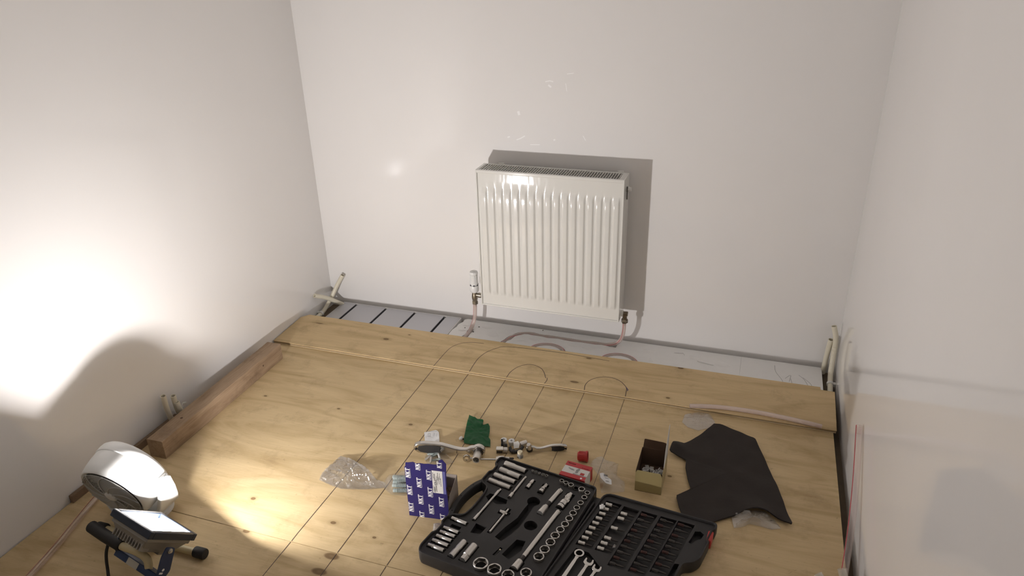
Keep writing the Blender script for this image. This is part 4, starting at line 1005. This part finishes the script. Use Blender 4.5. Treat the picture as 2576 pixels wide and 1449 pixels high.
Mx = rotz(.30, (1.199, -.911, .0105))
MB().box((-.012, -.0095, -.0105), (.012, .0095, .0085), Mx).build('square_block', 'chrome', t, bevel=.0015)
MB().box((-.010, -.0100, -.006), (.010, -.0094, .004), Mx).build('dark_slot', 'dark_steel', t)
MB().lathe([(.0085, .012), (.0095, .013), (.0095, .024), (.0080, .026), (0, .026)], 16, Mx @ frame((0, 0, 0), (1, 0, 0))).build('round_collar', 'satin_steel', t, smooth=40)
t = thing('folded_card', 'small folded white card tag leaning over black clips', 'card', (1.246, -.872, 0))
Mx = Matrix.Translation((1.246, -.876, .017)) @ Matrix.Rotation(.55, 4, 'Z') @ Matrix.Rotation(.42, 4, 'X')
MB().prism([(-.011, -.012), (.006, -.013), (.012, .002), (.009, .013), (-.008, .011)], -.0004, .0004, Mx).build('front_leaf', 'white_card', t)
MB().prism([(-.009, 0), (.010, .002), (.009, .020), (-.008, .018)], -.0004, .0004, Matrix.Translation((1.248, -.868, .017)) @ Matrix.Rotation(.55, 4, 'Z') @ Matrix.Rotation(-.9, 4, 'X')).build('rear_leaf', 'white_card', t)
t = thing('spring_clip', 'black spring clip under the folded white card', 'clip', (1.243, -.893, 0))
MB().tube(smooth_path([(1.228, -.890, .012), (1.236, -.902, .008), (1.250, -.900, .006), (1.262, -.888, .007), (1.268, -.872, .012)], 5), .0055, 8).build('clip_band', 'black_plastic', t, smooth=50)
MB().lathe([(.0075, 0), (.0075, .010)], 12, frame((1.238, -.904, .0075), (1, .2, .2))).build('clip_eye', 'dark_steel', t, smooth=40)
t = thing('steel_socket', 'small steel socket lying between the card and the short ratchet', 'socket', (1.262, -.852, 0))
Mx = frame((1.255, -.862, .0095), (.75, .62, .15))
MB().lathe([(.0085, 0), (.0092, .001), (.0092, .016), (.0080, .018), (.0080, .024), (.005, .024), (.005, .016), (0, .016)], 18, Mx).build('barrel', 'satin_steel', t, smooth=35)
t = thing('sample_bottle', 'tiny clear bottle with a beige cap standing by the socket case', 'bottle', (1.272, -.915, 0))
MB().lathe([(.0095, 0), (.0102, .002), (.0100, .012), (.0075, .015), (.0075, .018)], 20, rotz(0, (1.272, -.915, 0))).build('glass', 'glass_bottle', t, smooth=40)
MB().lathe([(.0082, .016), (.0086, .017), (.0086, .0235), (.0078, .0245), (0, .0245)], 20, rotz(0, (1.272, -.915, 0))).build('cap', 'beige_cap', t, smooth=40)
t = thing('bit_holder', 'chrome bit holder behind the rim of the socket case', 'bit holder', (1.232, -.945, 0))
Mx = rotz(.32, (1.228, -.945, .007))
MB().box((-.022, -.0065, -.007), (-.002, .0065, .007), Mx).lathe([(.006, -.002), (.006, .016)], 10, Mx @ frame((0, 0, 0), (1, 0, 0))).build('holder_body', 'satin_steel', t, bevel=.001)
MB().lathe([(.0035, .014), (.0035, .028), (.001, .031)], 6, Mx @ frame((0, 0, 0), (1, 0, 0))).build('bit', 'dark_steel', t)
t = thing('washer_screw', 'white-headed screw peeking out beside the green bag', 'screw', (1.052, -.885, 0))
MB().lathe([(.0078, 0), (.0078, .0035), (.006, .005), (0, .005)], 16, frame((1.049, -.886, .007), (-.5, -.3, .8))).build('head', 'white_gloss', t, smooth=40)
MB().lathe([(.0022, -.018), (.0030, -.016), (.0030, 0)], 8, frame((1.049, -.886, .0085), (-.5, -.3, .35))).build('shank', 'dark_steel', t)
o = film('plastic_scrap', 'small crumpled white plastic scrap against the socket case corner', [(1.195, -1.02), (1.21, -1.005), (1.222, -1.012), (1.218, -1.045), (1.2, -1.055)], 'clear_film_milky', .018, 6.6, cat='scrap', mm=40, rings=5)
o = film('plastic_scrap', 'small crumpled clear scrap between the blue carton and the socket case', [(1.125, -1.285), (1.14, -1.275), (1.158, -1.283), (1.155, -1.315), (1.135, -1.312)], 'clear_film_milky', .014, 8.8, cat='scrap', mm=40, rings=5)
# ------------------------------------------------------------------ open socket case
CR = -math.radians(9.5)
CM = Matrix.Translation((1.215, -.990, 0)) @ Matrix.Rotation(CR, 4, 'Z')
def cl(a, b, z=0.0): return Vector((a, -b, z))          # case-local (across, down, up)
def cw(a, b, z=0.0): return CM @ cl(a, b, z)
def inset(poly, d):
    n = len(poly); area = sum(poly[i][0] * poly[(i + 1) % n][1] - poly[(i + 1) % n][0] * poly[i][1] for i in range(n)); sg = 1 if area > 0 else -1
    out = []
    for i in range(n):
        p0, p, p1 = Vector(poly[i - 1]), Vector(poly[i]), Vector(poly[(i + 1) % n])
        e0 = (p - p0).normalized(); e1 = (p1 - p).normalized()
        n0 = Vector((-e0.y, e0.x)) * sg; n1 = Vector((-e1.y, e1.x)) * sg
        m = (n0 + n1); m = m / max(.35, m.length_squared / 2) if m.length > 1e-6 else n0
        out.append(tuple(p + m * d * (1.0 if m.length < 3 else .5)))
    return out
def rectpit(A, B, hw, ext=.003):
    A, B = Vector(A), Vector(B); t = (B - A).normalized(); q = Vector((-t.y, t.x))
    return [tuple(A - t * ext + q * hw), tuple(A - t * ext - q * hw), tuple(B + t * ext - q * hw), tuple(B + t * ext + q * hw)]
def flip(poly): return [(a, -b) for a, b in poly]
def shell(outer, zt, zr, rim, bulge=.004):
    """open tub: bottom, flared outer wall, rolled rim, short inner wall down to the tray"""
    n = len(outer); low = inset(outer, bulge * 1.8); mid = outer; inn = inset(outer, rim)
    rings = [(low, 0.0), (inset(outer, bulge * .5), .006), (mid, .016), (mid, zr - .003), (inset(outer, .0012), zr), (inset(outer, rim - .001), zr), (inn, zr - .002), (inn, zt - .001)]
    v = []; f = []
    for pl, z in rings: v += [(p[0], p[1], z) for p in pl]
    for k in range(len(rings) - 1):
        f += [(k * n + i, k * n + (i + 1) % n, (k + 1) * n + (i + 1) % n, (k + 1) * n + i) for i in range(n)]
    f.append(tuple(range(n - 1, -1, -1)))
    return MB().add(v, f), inn
SC = thing('socket_case', 'open black plastic socket set case with moulded tool trays', 'tool case', (1.215, -.990, 0), CR)
ZTR, ZRM = .041, .0475
BO = [(.020, -.010), (.348, -.010), (.352, .02), (.352, .450), (.012, .452), (0, .43), (.002, .372), (.010, .362), (.010, .335), (.003, .325), (.004, .300), (.018, .282), (.046, .272), (.052, .235), (.052, .170), (.046, .138), (.022, .128), (.014, .118), (.014, .072), (.022, .064), (.022, .036), (.012, .028), (.010, 0)]
BO = round_poly(BO, [.012, .03, .02, .03, .02, .014, .004, .004, .004, .004, .008, .008, .012, .02, .02, .012, .008, .006, .004, .004, .004, .004, .010], 4)
outer = list(reversed(flip(BO)))
# orient counter-clockwise
def ccw(P):
    n = len(P); return P if sum(P[i][0] * P[(i + 1) % n][1] - P[(i + 1) % n][0] * P[i][1] for i in range(n)) > 0 else list(reversed(P))
outer = ccw(outer)
sh, inn = shell(outer, ZTR, ZRM, .0055)
sh.build('base_shell', 'black_plastic', SC, smooth=35, local=True)
LY = [('S1', (.0426, .0150), (.1185, .0191), .0100), ('S2', (.0413, .0465), (.1153, .0525), .0094), ('S3', (.0377, .0765), (.1125, .0800), .0084), ('S4', (.0354, .1050), (.1117, .1090), .0078),
      ('ext_s', (.1296, .0433), (.1292, .1460), .0036), ('uj_s', (.1584, .0456), (.1572, .0845), .0060), ('adp', (.2021, .0463), (.2023, .0859), .0085), ('ext_m', (.2511, .0505), (.2411, .1671), .0070), ('uj_l', (.2869, .0500), (.2820, .1200), .0110),
      ('d1', (.0224, .2980), (.0727, .2992), .0056), ('d2', (.0221, .3395), (.0707, .3400), .0055), ('d3', (.0218, .3578), (.0702, .3570), .0055), ('d4', (.0214, .3758), (.0705, .3752), .0057), ('d5', (.0209, .3948), (.0716, .3945), .0058), ('d6', (.0202, .4148), (.0705, .4148), .0060),
      ('sp1', (.1039, .3600), (.0999, .4232), .0092), ('sp2', (.1365, .3599), (.1348, .4211), .0109)]
pit = []
for n_, A, B, r in LY:
    pit.append((rectpit(A, B, r + .0022), .043 - r - .0015))
EL = ((.2847, .1350), (.2729, .3851))
def along(A, B, t): return (A[0] + (B[0] - A[0]) * t, A[1] + (B[1] - A[1]) * t)
e0, e1, e2 = EL[0], along(*EL, .86), EL[1]
pit.append(([(e0[0] - .0088, e0[1] - .003), (e0[0] + .0088, e0[1] - .003), (e1[0] + .0088, e1[1]), (e1[0] + .0138, e1[1] + .004), (e2[0] + .0138, e2[1] + .003), (e2[0] - .0138, e2[1] + .003), (e1[0] - .0138, e1[1] + .004), (e1[0] - .0088, e1[1])], .028))
pit.append(([(.081, .128), (.093, .128), (.0925, .154), (.128, .157), (.134, .175), (.111, .187), (.0915, .185), (.0885, .278), (.0765, .278), (.079, .185), (.063, .172), (.068, .155), (.0805, .154)], .024))
pit.append(([(.143, .187), (.158, .187), (.158, .203), (.164, .203), (.164, .219), (.157, .219), (.154, .300), (.140, .300), (.143, .219), (.128, .219), (.128, .203), (.143, .203)], .028))
pit.append(([(.2010 + .020 * math.cos(a), .1273 + .020 * math.sin(a)) for a in [PI / 2 + .5 + (2 * PI - 1.0) * i / 16 for i in range(17)]] + [(.212, .168), (.2135, .235), (.205, .275), (.192, .3114), (.1686, .3047), (.176, .26), (.190, .210), (.190, .168)], .018))
pit.append((circle(.238, .220, .0195, 18), .018))
pit.append(([(.2176, .3525), (.2279, .2858), (.253, .2800), (.259, .3183), (.2435, .3604)], .020))
pit.append(([(.0986, .3213), (.0945, .2830), (.1302, .2823), (.1263, .3148)], .022))
pit.append(([(.034, .316), (.066, .316), (.066, .327), (.034, .327)], .028))
pit.append((rectpit((.2049, .3343), (.1996, .3638), .0042, .002), .030))
RG = [[(.1381, .0095, .0036), (.1498, .0100, .0038), (.1618, .0105, .0041), (.1748, .0115, .0043), (.1872, .0118, .0049)],
      [(.2404, .0148, .0067), (.2555, .0177, .0073), (.2730, .0191, .0083), (.2903, .0204, .0082), (.3098, .0224, .0098), (.3315, .0300, .0080)],
      [(.3311, .0518, .0084), (.3304, .0783, .0090), (.3287, .1023, .0092), (.3283, .1277, .0106), (.3274, .1526, .0110), (.3261, .1787, .0112), (.3232, .2040, .0119), (.3199, .2309, .0128), (.3192, .2593, .0134), (.3167, .2902, .0141), (.3139, .3205, .0147)],
      [(.3091, .3859, .0156), (.2704, .4138, .0171), (.2291, .4133, .0194), (.1868, .4120, .0208)]]
for row in RG:
    for a, b, r in row: pit.append((circle(a, b, r + (.0004 if r < .011 else .0007), 20), .014))
MB().pits(inn, [(ccw(flip(h)), d) for h, d in pit], ZTR).build('base_tray', 'black_plastic', SC, local=True)
# handle bar along the open side
hp = smooth_path([(.020, .112, 0), (.006, .140, 0), (-.002, .175, 0), (-.004, .205, 0), (-.001, .240, 0), (.008, .278, 0), (.016, .300, 0)], 5)
v = []; f = []
for i, p_ in enumerate(hp):
    t = (hp[min(i + 1, len(hp) - 1)] - hp[max(i - 1, 0)]).normalized(); q = Vector((-t.y, t.x, 0)) * .0085
    for (s_, z) in ((-1, .012), (-1, .040), (-.7, .0435), (.7, .0435), (1, .040), (1, .012)):
        w_ = p_ + q * s_; v.append((w_.x, -w_.y, z))
m_ = 6
for i in range(len(hp) - 1): f += [(i * m_ + j, i * m_ + (j + 1) % m_, (i + 1) * m_ + (j + 1) % m_, (i + 1) * m_ + j) for j in range(m_)]
f += [tuple(range(m_ - 1, -1, -1)), tuple((len(hp) - 1) * m_ + j for j in range(m_))]
MB().add(v, f).build('carry_handle', 'black_plastic', SC, smooth=40, local=True)
for q in (.2, .5, .8):
    c = hp[int(q * (len(hp) - 1))]
    MB().lathe([(.0022, .0436), (.0016, .0438)], 8, Matrix.Translation((c.x, -c.y, 0))).build('handle_pin', 'black_matte', SC, local=True)
# lid
U2 = Vector((math.cos(.061), -math.sin(.061))); V2 = Vector((-math.sin(.061), math.cos(.061)))     # in (a, b)
LO = Vector((.375, -.004))
def lp(s, t): q = LO + U2 * s + V2 * t; return (q.x, q.y)
LOUT = [lp(*q) for q in [(0, 0), (.335, 0), (.335, .030), (.329, .036), (.329, .074), (.335, .080), (.335, .150), (.322, .176), (.300, .186), (.300, .290), (.322, .30), (.335, .325), (.335, .455), (0, .455)]]
LOUT = round_poly(LOUT, [.028, .03, .004, .003, .003, .004, .012, .012, .012, .012, .012, .012, .03, .03], 4)
lout = ccw(flip(LOUT))
sh, linn = shell(lout, .0375, .044, .0055)
sh.build('lid_shell', 'black_plastic', SC, smooth=35, local=True)
COLS = [((.4054, .0353), 9, .0221, -.0125), ((.4588, .0518), 8, .0222, -.0125), ((.5191, .0300), 10, .0236, -.0190), ((.5751, .0255), 10, .0236, -.0190), ((.6252, .0208), 9, .0241, -.0190)]
lpit = []
BITS = []
for ci, (c0, n_, st, so_) in enumerate(COLS):
    c0 = Vector(c0); a0 = c0 + U2 * so_
    nb = n_ if ci < 2 else n_
    top = a0 - V2 * (.0125 if ci != 1 else .030); bot = a0 + V2 * (st * (nb - 1) + .0125)
    lpit.append(([tuple(top - U2 * .003), tuple(top + U2 * .0435), tuple(bot + U2 * .0435), tuple(bot - U2 * .003)], .026))
    for k in range(n_): BITS.append((ci, k, a0 + V2 * (st * k)))
lpit.append(([(.386, .237), (.424, .237), (.470, .271), (.470, .43), (.366, .43)], .024))
lpit.append(([lp(*q) for q in [(.286, .052), (.300, .046), (.312, .054), (.310, .075), (.300, .085), (.294, .104), (.284, .100), (.286, .078)]], .022))
lpit.append((round_poly([lp(*q) for q in [(.278, .192), (.291, .188), (.291, .28), (.278, .28)]], .004, 3), .018))
MB().pits(linn, [(ccw(flip(h)), d) for h, d in lpit], .0375).build('lid_tray', 'black_plastic', SC, local=True)
RM = Matrix(((U2.x, -V2.x, 0, 0), (-U2.y, V2.y, 0, 0), (0, 0, 1, 0), (0, 0, 0, 1)))   # lid (s, -t) -> case local
for ci in range(5):       # retaining ribs across each bit column
    pass
LMX = Matrix.Translation(cl(*lp(.327, .055), 0)) @ Matrix.Rotation(math.asin(math.sin(.061)), 4, 'Z')
MB().box((-.006, -.020, .010), (.0085, .020, .0405), LMX).build('latch', 'red_plastic', SC, local=True, bevel=.003)
for t_ in (.06, .18, .30, .40):
    c = cl(.3565, t_ , 0); MB().tube([c + Vector((0, -.016, .030)), c + Vector((0, .016, .030))], .0062, 10).build('hinge_knuckle', 'black_plastic', SC, local=True, smooth=50)
MB().box((.3495, -.445, .004), (.3700, -.012, .026)).build('hinge_web', 'black_plastic', SC, local=True)
MB().tube([(.3575, -.06, .033), (.3555, -.445, .033)], .0045, 8).build('hinge_rod', 'black_plastic', SC, local=True, smooth=50)

# ------------------------------------------------------------------ tools in the case
def socket_up(a, b, r, z1, label, group, m='satin_steel', twelve=True):
    c = cw(a, b, 0); n = 24; v = []; f = []
    z0 = .0145
    def ring(rad, z, star=0.0):
        return [(c.x + (rad * (1 - star * (i % 4 in (1, 2, 3)) * (1 if i % 4 == 2 else .55))) * math.cos(2 * PI * i / n + a * 40), c.y + (rad * (1 - star * (i % 4 in (1, 2, 3)) * (1 if i % 4 == 2 else .55))) * math.sin(2 * PI * i / n + a * 40), z) for i in range(n)]
    rings = [ring(r * .97, z0), ring(r, z0 + .002), ring(r, z1 - .001), ring(r * .97, z1), ring(r * .87, z1, .12), ring(r * .85, z1 - .002, .12), ring(r * .85, z1 - .012, .12)]
    for q in rings: v += q
    for k in range(len(rings) - 1): f += [(k * n + i, k * n + (i + 1) % n, (k + 1) * n + (i + 1) % n, (k + 1) * n + i) for i in range(n)]
    f += [tuple(range(n - 1, -1, -1)), tuple((len(rings) - 1) * n + i for i in range(n))]
    o = MB().add(v, f).build('socket', m, smooth=30, loc=(c.x, c.y, z0))
    tag(o, label, 'socket', group)
    MB().lathe([(r * .74, z1 - .0115), (0, z1 - .0115)], 12, Matrix.Translation((c.x, c.y, 0)), caps=False).build('bore_shade', 'black_matte', o)  # black disc paints the shade at the bottom of the socket hole
    return o
for i, (a, b, r) in enumerate(RG[0]):
    socket_up(a, b, r, .0475, 'tiny steel socket in the case, ' + ORD[i] + ' from the long deep sockets', 'tiny sockets')
for i, (a, b, r) in enumerate(RG[1]):
    if i == 3: socket_up(a, b, r, .0440, 'dark recessed steel socket in the row beside the red and white box', 'sockets beside the valve box', 'dark_steel')
    else: socket_up(a, b, r, .0500, 'steel socket in the row beside the valve box, ' + ORD[i] + ' from the tiny sockets', 'sockets beside the valve box')
for i, (a, b, r) in enumerate(RG[2]):
    socket_up(a, b, r, .0495, 'steel socket standing in the row along the case hinge, ' + ORD[i] + ' from the valve box', 'sockets along the hinge')
for i, (a, b, r) in enumerate(RG[3]):
    socket_up(a, b, r, .0500, ['wide steel socket standing beside the end of the long extension bar', 'large steel socket standing below the end of the long extension bar', 'very large steel socket standing second from the spark plug sockets', 'largest steel socket standing right beside the spark plug sockets'][i], 'large sockets in the case')
def lying(name, A, B, prof, label, cat, z=.043, m='satin_steel', group=None, n=18, parts=()):
    """prof: [(t 0..1 along, radius)]"""
    a, b = cw(*A, z), cw(*B, z); d = b - a; L_ = d.length
    base = (a + b) / 2
    t = thing(name, label, cat, (base.x, base.y, z - max(p[1] for p in prof)), group=group)
    F = frame(a, d)
    MB().lathe([(r, tt * L_) for tt, r in prof], n, F).build('shaft' if cat in ('extension bar', 'handle') else 'barrel', m, t, smooth=30)
    for nm, pr, mm, k in parts:
        MB().lathe([(r, tt * L_) for tt, r in pr], k, F, caps=True).build(nm, mm, t, smooth=30)
    return t
D = {n_: (A, B, r) for n_, A, B, r in LY}
deep = lambda r: [(0, r * .86), (.02, r), (.36, r), (.385, r * .9), (.42, r * .9), (.45, r), (.98, r), (1, r * .94)]
for i, k in enumerate(('S1', 'S2', 'S3', 'S4')):
    A, B, r = D[k]; big = [(0, r * 1.02), (.02, r * 1.08), (.40, r * 1.08), (.50, r * .92), (.98, r * .9), (1, r * .84)] if i == 0 else deep(r)
    lying('deep_socket', A, B, big, 'long deep steel socket lying in the case, ' + ORD[i] + ' from the tiny bottle', 'socket', group='long deep sockets', parts=[('bore_shade', [(1.0005, r * .66), (1.001, 0)], 'black_matte', 6)])  # hole is a flat black disc, its shade painted on the end
for i, k in enumerate(('d1', 'd2', 'd3', 'd4', 'd5', 'd6')):
    A, B, r = D[k]
    lying('deep_socket', A, B, deep(r), 'slim deep steel socket lying beside the case handle, ' + ORD[i] + ' from the blue carton', 'socket', group='slim deep sockets', parts=[('chrome_band', [(0, r * .9), (.01, r * 1.01), (.26, r * 1.01), (.27, r * .9)], 'chrome', 18), ('bore_shade', [(1.0005, r * .66), (1.001, 0)], 'black_matte', 6)])
A, B, r = D['sp1']; lying('spark_plug_socket', A, B, [(0, r * .9), (.03, r), (.45, r), (.5, r * .9), (.62, r * .9), (.66, r), (1, r)], 'plain round spark plug socket lying beside the slim deep sockets', 'socket', parts=[('bore_shade', [(1.0005, r * .7), (1.001, 0)], 'black_matte', 6)])
A, B, r = D['sp2']; lying('spark_plug_socket', A, B, [(0, r * .9), (.03, r), (.70, r), (.73, r * .8)], 'thicker spark plug socket with a hexagonal end in the case', 'socket', parts=[('hex_end', [(.70, r * .95), (1, r * .95)], 'satin_steel', 6)])
A, B, r = D['ext_s']; lying('extension_bar', A, B, [(0, r * .8), (.08, r * .8), (.10, r), (.62, r), (.64, r * .75), (.78, r * .75), (.82, r * 1.45), (1, r * 1.5)], 'short thin steel extension bar lying beside the long deep sockets', 'extension bar', parts=[('square_drive', [(-.02, r * 1.0), (.06, r * 1.0)], 'chrome', 4)])
A, B, r = D['uj_s']; t = lying('universal_joint', A, B, [(0, r * .7), (.12, r * .7), (.16, r), (.42, r), (.48, r * .55), (.55, r * .55), (.60, r * 1.0), (.92, r), (1, r * .8)], 'small chrome universal joint lying in the case', 'joint', m='chrome')
A, B, r = D['adp']; lying('drive_adapter', A, B, [(0, r * .45), (.30, r * .45), (.34, r * .72), (.48, r * .85), (.55, r), (1, r * 1.05)], 'short chrome drive adapter with a flared end lying in the case', 'adapter', m='chrome', parts=[('square_drive', [(-.04, r * .62), (.28, r * .62)], 'satin_steel', 4), ('groove_ring', [(.66, r * .9), (.68, r * 1.06), (.72, r * 1.06), (.74, r * .9)], 'dark_steel', 18)])
A, B, r = D['ext_m']; lying('extension_bar', A, B, [(0, r * .9), (.10, r), (.52, r), (.53, r * .92), (.68, r * .92), (.70, r * 1.0), (.74, r * 1.35), (1, r * 1.45)], 'stout short steel extension bar lying next to the large universal joint', 'extension bar', parts=[('grip_band', [(.53, r), (.54, r * 1.03), (.67, r * 1.03), (.68, r)], 'dark_steel', 18), ('square_drive', [(-.03, r * 1.05), (.08, r * 1.05)], 'chrome', 4)])
A, B, r = D['uj_l']; t = lying('universal_joint', A, B, [(0, r * .55), (.10, r * .55), (.14, r * .85), (.32, r * .95), (.40, r * .7), (.52, r * .7), (.60, r), (.97, r), (1, r * .92)], 'large chrome universal joint lying in the case', 'joint', m='chrome', parts=[('groove_ring', [(.80, r * .95), (.82, r * 1.03), (.85, r * 1.03), (.87, r * .95)], 'dark_steel', 18), ('cross_pin', [(.34, r * .78), (.38, r * .95), (.50, r * .95), (.54, r * .78)], 'satin_steel', 4)])
r = .0066
lying('extension_bar', *EL, [(0, r * .95), (.02, r), (.80, r), (.805, r * .9), (.86, r * .95), (.88, r * 1.5), (.985, r * 1.72), (1, r * 1.6)], 'very long steel extension bar lying along the socket row', 'extension bar', parts=[('grip_band', [(.80, r), (.805, r * 1.04), (.855, r * 1.04), (.86, r)], 'dark_steel', 18), ('square_drive', [(-.005, r * 1.05), (.04, r * 1.05)], 'chrome', 4)])
r = .0034
lying('spinner_bar', (.0870, .1307), (.0826, .2751), [(0, r * .8), (.03, r * .8), (.04, r * 1.3), (.16, r * 1.35), (.18, r), (.80, r), (.82, r * 1.3), (1, r * 1.45)], 'thin flexible steel bar lying beside the case handle', 'extension bar', parts=[('square_drive', [(-.03, r), (.04, r)], 'chrome', 4)])
t = thing('t_handle', 'small steel sliding T-handle lying in the case', 'handle', tuple(cw(.149, .245, .039)))
MB().lathe([(.0026, 0), (.0030, .002), (.0030, .100), (.0034, .102), (.0034, .104)], 12, frame(cw(.1508, .1923, .043), cw(.1474, .2968, .043) - cw(.1508, .1923, .043))).build('bar', 'satin_steel', t, smooth=40)
MB().lathe([(.0036, 0), (.0048, .001), (.0048, .009), (.0062, .010), (.0062, .019), (.0045, .020), (.0032, .026)], 12, frame(cw(.1326, .2096, .043), cw(.1578, .2132, .043) - cw(.1326, .2096, .043))).build('slider', 'chrome', t, smooth=40)
o = MB().lathe([(.0024, 0), (.0026, .026), (.0020, .031)], 6, frame(cw(.2045, .3360, .038), cw(.1999, .3630, .036) - cw(.2045, .3360, .038))).build('driver_bit', 'black_plastic', loc=tuple(cw(.2022, .35, .036)))
tag(o, 'single loose bit with a yellowish tip ring lying beside the large sockets', 'bit')
MB().lathe([(.0029, .0005), (.0029, .005)], 8, frame(cw(.2045, .3360, .038), cw(.1999, .3630, .036) - cw(.2045, .3360, .038))).build('tip_ring', 'beige_cap', o)

# bits in the lid
UB = (cw(*(LO + U2), 0) - cw(*LO, 0)).normalized()
CN = ['first', 'second', 'third', 'fourth', 'fifth']
protos = {}
rnd = random.Random(11)
for ci, k, p0 in BITS:
    if ci == 1 and k in (2, 4): continue
    kind = 'bright' if ci < 2 else ('red' if (k * 7 + ci * 3) % 5 in (1, 2) else 'dark')
    lab = ('bright-collared socket bit' if ci < 2 else 'dark screwdriver bit') + ' in the lid, ' + CN[ci] + ' column from the hinge, ' + ORD[k] + ' from the small carton'
    loc = cw(p0.x, p0.y, .0355)
    t = thing('socket_bit' if ci < 2 else 'driver_bit', lab, 'bit', tuple(loc), math.atan2(UB.y, UB.x), 'bits in lid column ' + CN[ci])
    if kind not in protos:
        X = frame((0, 0, 0), (1, 0, 0))
        if kind == 'bright':
            a_ = MB().lathe([(.0050, 0), (.0058, .0008), (.0058, .0085), (.0053, .0090), (.0053, .0112), (.0058, .0118), (.0058, .0188), (.0048, .0196)], 14, X).build('collar', 'satin_steel', t, smooth=35, local=True)
            b_ = MB().lathe([(.0032, .0192), (.0032, .031), (.0022, .037), (.0012, .040)], 6, X).build('tip', 'dark_steel', t, local=True)
        else:
            mm = 'dark_red_steel' if kind == 'red' else 'dark_steel'
            a_ = MB().lathe([(.0042, 0), (.0046, .001), (.0046, .016), (.0042, .017)], 6, X).build('hex_shank', mm, t, local=True)
            b_ = MB().lathe([(.0030, .017), (.0030, .028), (.0022, .036), (.0010, .0385)], 8, X).build('tip', 'dark_steel', t, local=True)
        protos[kind] = (a_, b_)
    else:
        for q in protos[kind]: share(q, q.name.split('.')[0], t)
# combination wrenches in the lid
def spanner(A, B, ring, w_, label):
    a, b = cw(*A, .036), cw(*B, .036); d = (b - a); L_ = d.length
    t = thing('spanner', label, 'spanner', tuple((a + b) / 2 - Vector((0, 0, .003))), group='spanners in the lid')
    F = Matrix.Translation(a) @ Matrix.Rotation(math.atan2(d.y, d.x), 4, 'Z')
    th = .0028
    if ring:
        R = w_ * 1.0; ri = R * .70
        o_ = circle(0, 0, R, 28); i_ = [(ri * (1 - .08 * (k % 2)) * math.cos(2 * PI * k / 28), ri * (1 - .08 * (k % 2)) * math.sin(2 * PI * k / 28)) for k in range(28)]
        v = [(*p, -th) for p in o_] + [(*p, th) for p in o_] + [(*p, th) for p in i_] + [(*p, -th) for p in i_]
        f = []
        for q in range(4): f += [(q * 28 + k, q * 28 + (k + 1) % 28, ((q + 1) % 4) * 28 + (k + 1) % 28, ((q + 1) % 4) * 28 + k) for k in range(28)]
        MB().add(v, f, F).build('ring_end', 'chrome', t, smooth=40)
        s0 = R * .93
    else:
        R = w_
        jaw = [(R * .9, R * .42), (R * .55, R * .95), (-R * .2, R * 1.02), (-R * .95, R * .78), (-R * 1.02, R * .45), (-R * .15, R * .52), (R * .12, R * .30), (R * .12, -R * .22), (-R * .12, -R * .50), (-R * .80, -R * .62), (-R * .95, -R * .95), (-R * .25, -R * 1.02), (R * .5, -R * .95), (R * .9, -R * .42)]
        MB().prism(jaw, -th, th, F).build('open_jaw', 'chrome', t, bevel=.0008)
        s0 = R * .80
    e = L_ - w_ * .8
    MB().prism([(s0, -w_ * .42), (s0 + .010, -w_ * .30), (s0 + .022, -w_ * .36), (e, -w_ * .45), (e, w_ * .45), (s0 + .022, w_ * .36), (s0 + .010, w_ * .30), (s0, w_ * .42)], -th * .8, th * .8, F).build('shank', 'chrome', t, bevel=.0010)
    F2 = Matrix.Translation(b) @ Matrix.Rotation(math.atan2(d.y, d.x), 4, 'Z')
    MB().prism([(-w_, -w_ * .45), (-w_ * .3, -w_), (w_ * .8, -w_), (w_ * .9, -w_ * .55), (0, -w_ * .45), (-w_ * .1, w_ * .4), (w_ * .8, w_ * .55), (w_ * .8, w_), (-w_ * .3, w_), (-w_, w_ * .45)], -th, th, F2).build('open_jaw', 'chrome', t, bevel=.0008)
    return t
spanner((.4015, .2509), (.3945, .4100), True, .0136, 'chrome ring-ended spanner in the lid beside the bits')
spanner((.4362, .2690), (.4290, .4100), False, .0130, 'chrome open-jawed spanner in the lid between the other two')
spanner((.4640, .2800), (.4540, .4100), False, .0122, 'chrome open-jawed spanner in the lid, farthest from the hinge')
t = thing('wire_nut', 'small white plastic connector lying on the bits in the lid', 'connector', tuple(cw(.393, .062, .040)))
M = Matrix.Translation(cw(.393, .063, .0445)) @ Matrix.Rotation(.3, 4, 'Z') @ Matrix.Rotation(.4, 4, 'X')
MB().box((-.008, -.006, -.004), (.003, .006, .004), M).build('block', 'white_gloss', t, bevel=.001)
MB().box((.003, -.002, -.003), (.0075, .0055, .003), M).box((-.003, .006, -.002), (.004, .0095, .002), M).build('lug', 'white_gloss', t, bevel=.0008)
o = film('plastic_scrap', 'small clear scrap between the bits in the lid', [(.0, .0), (.008, .003), (.009, .012), (.002, .011)], 'clear_film_milky', .008, 4.4, cat='scrap', mm=24, rings=3)
o.location = cw(.478, .187, .038)
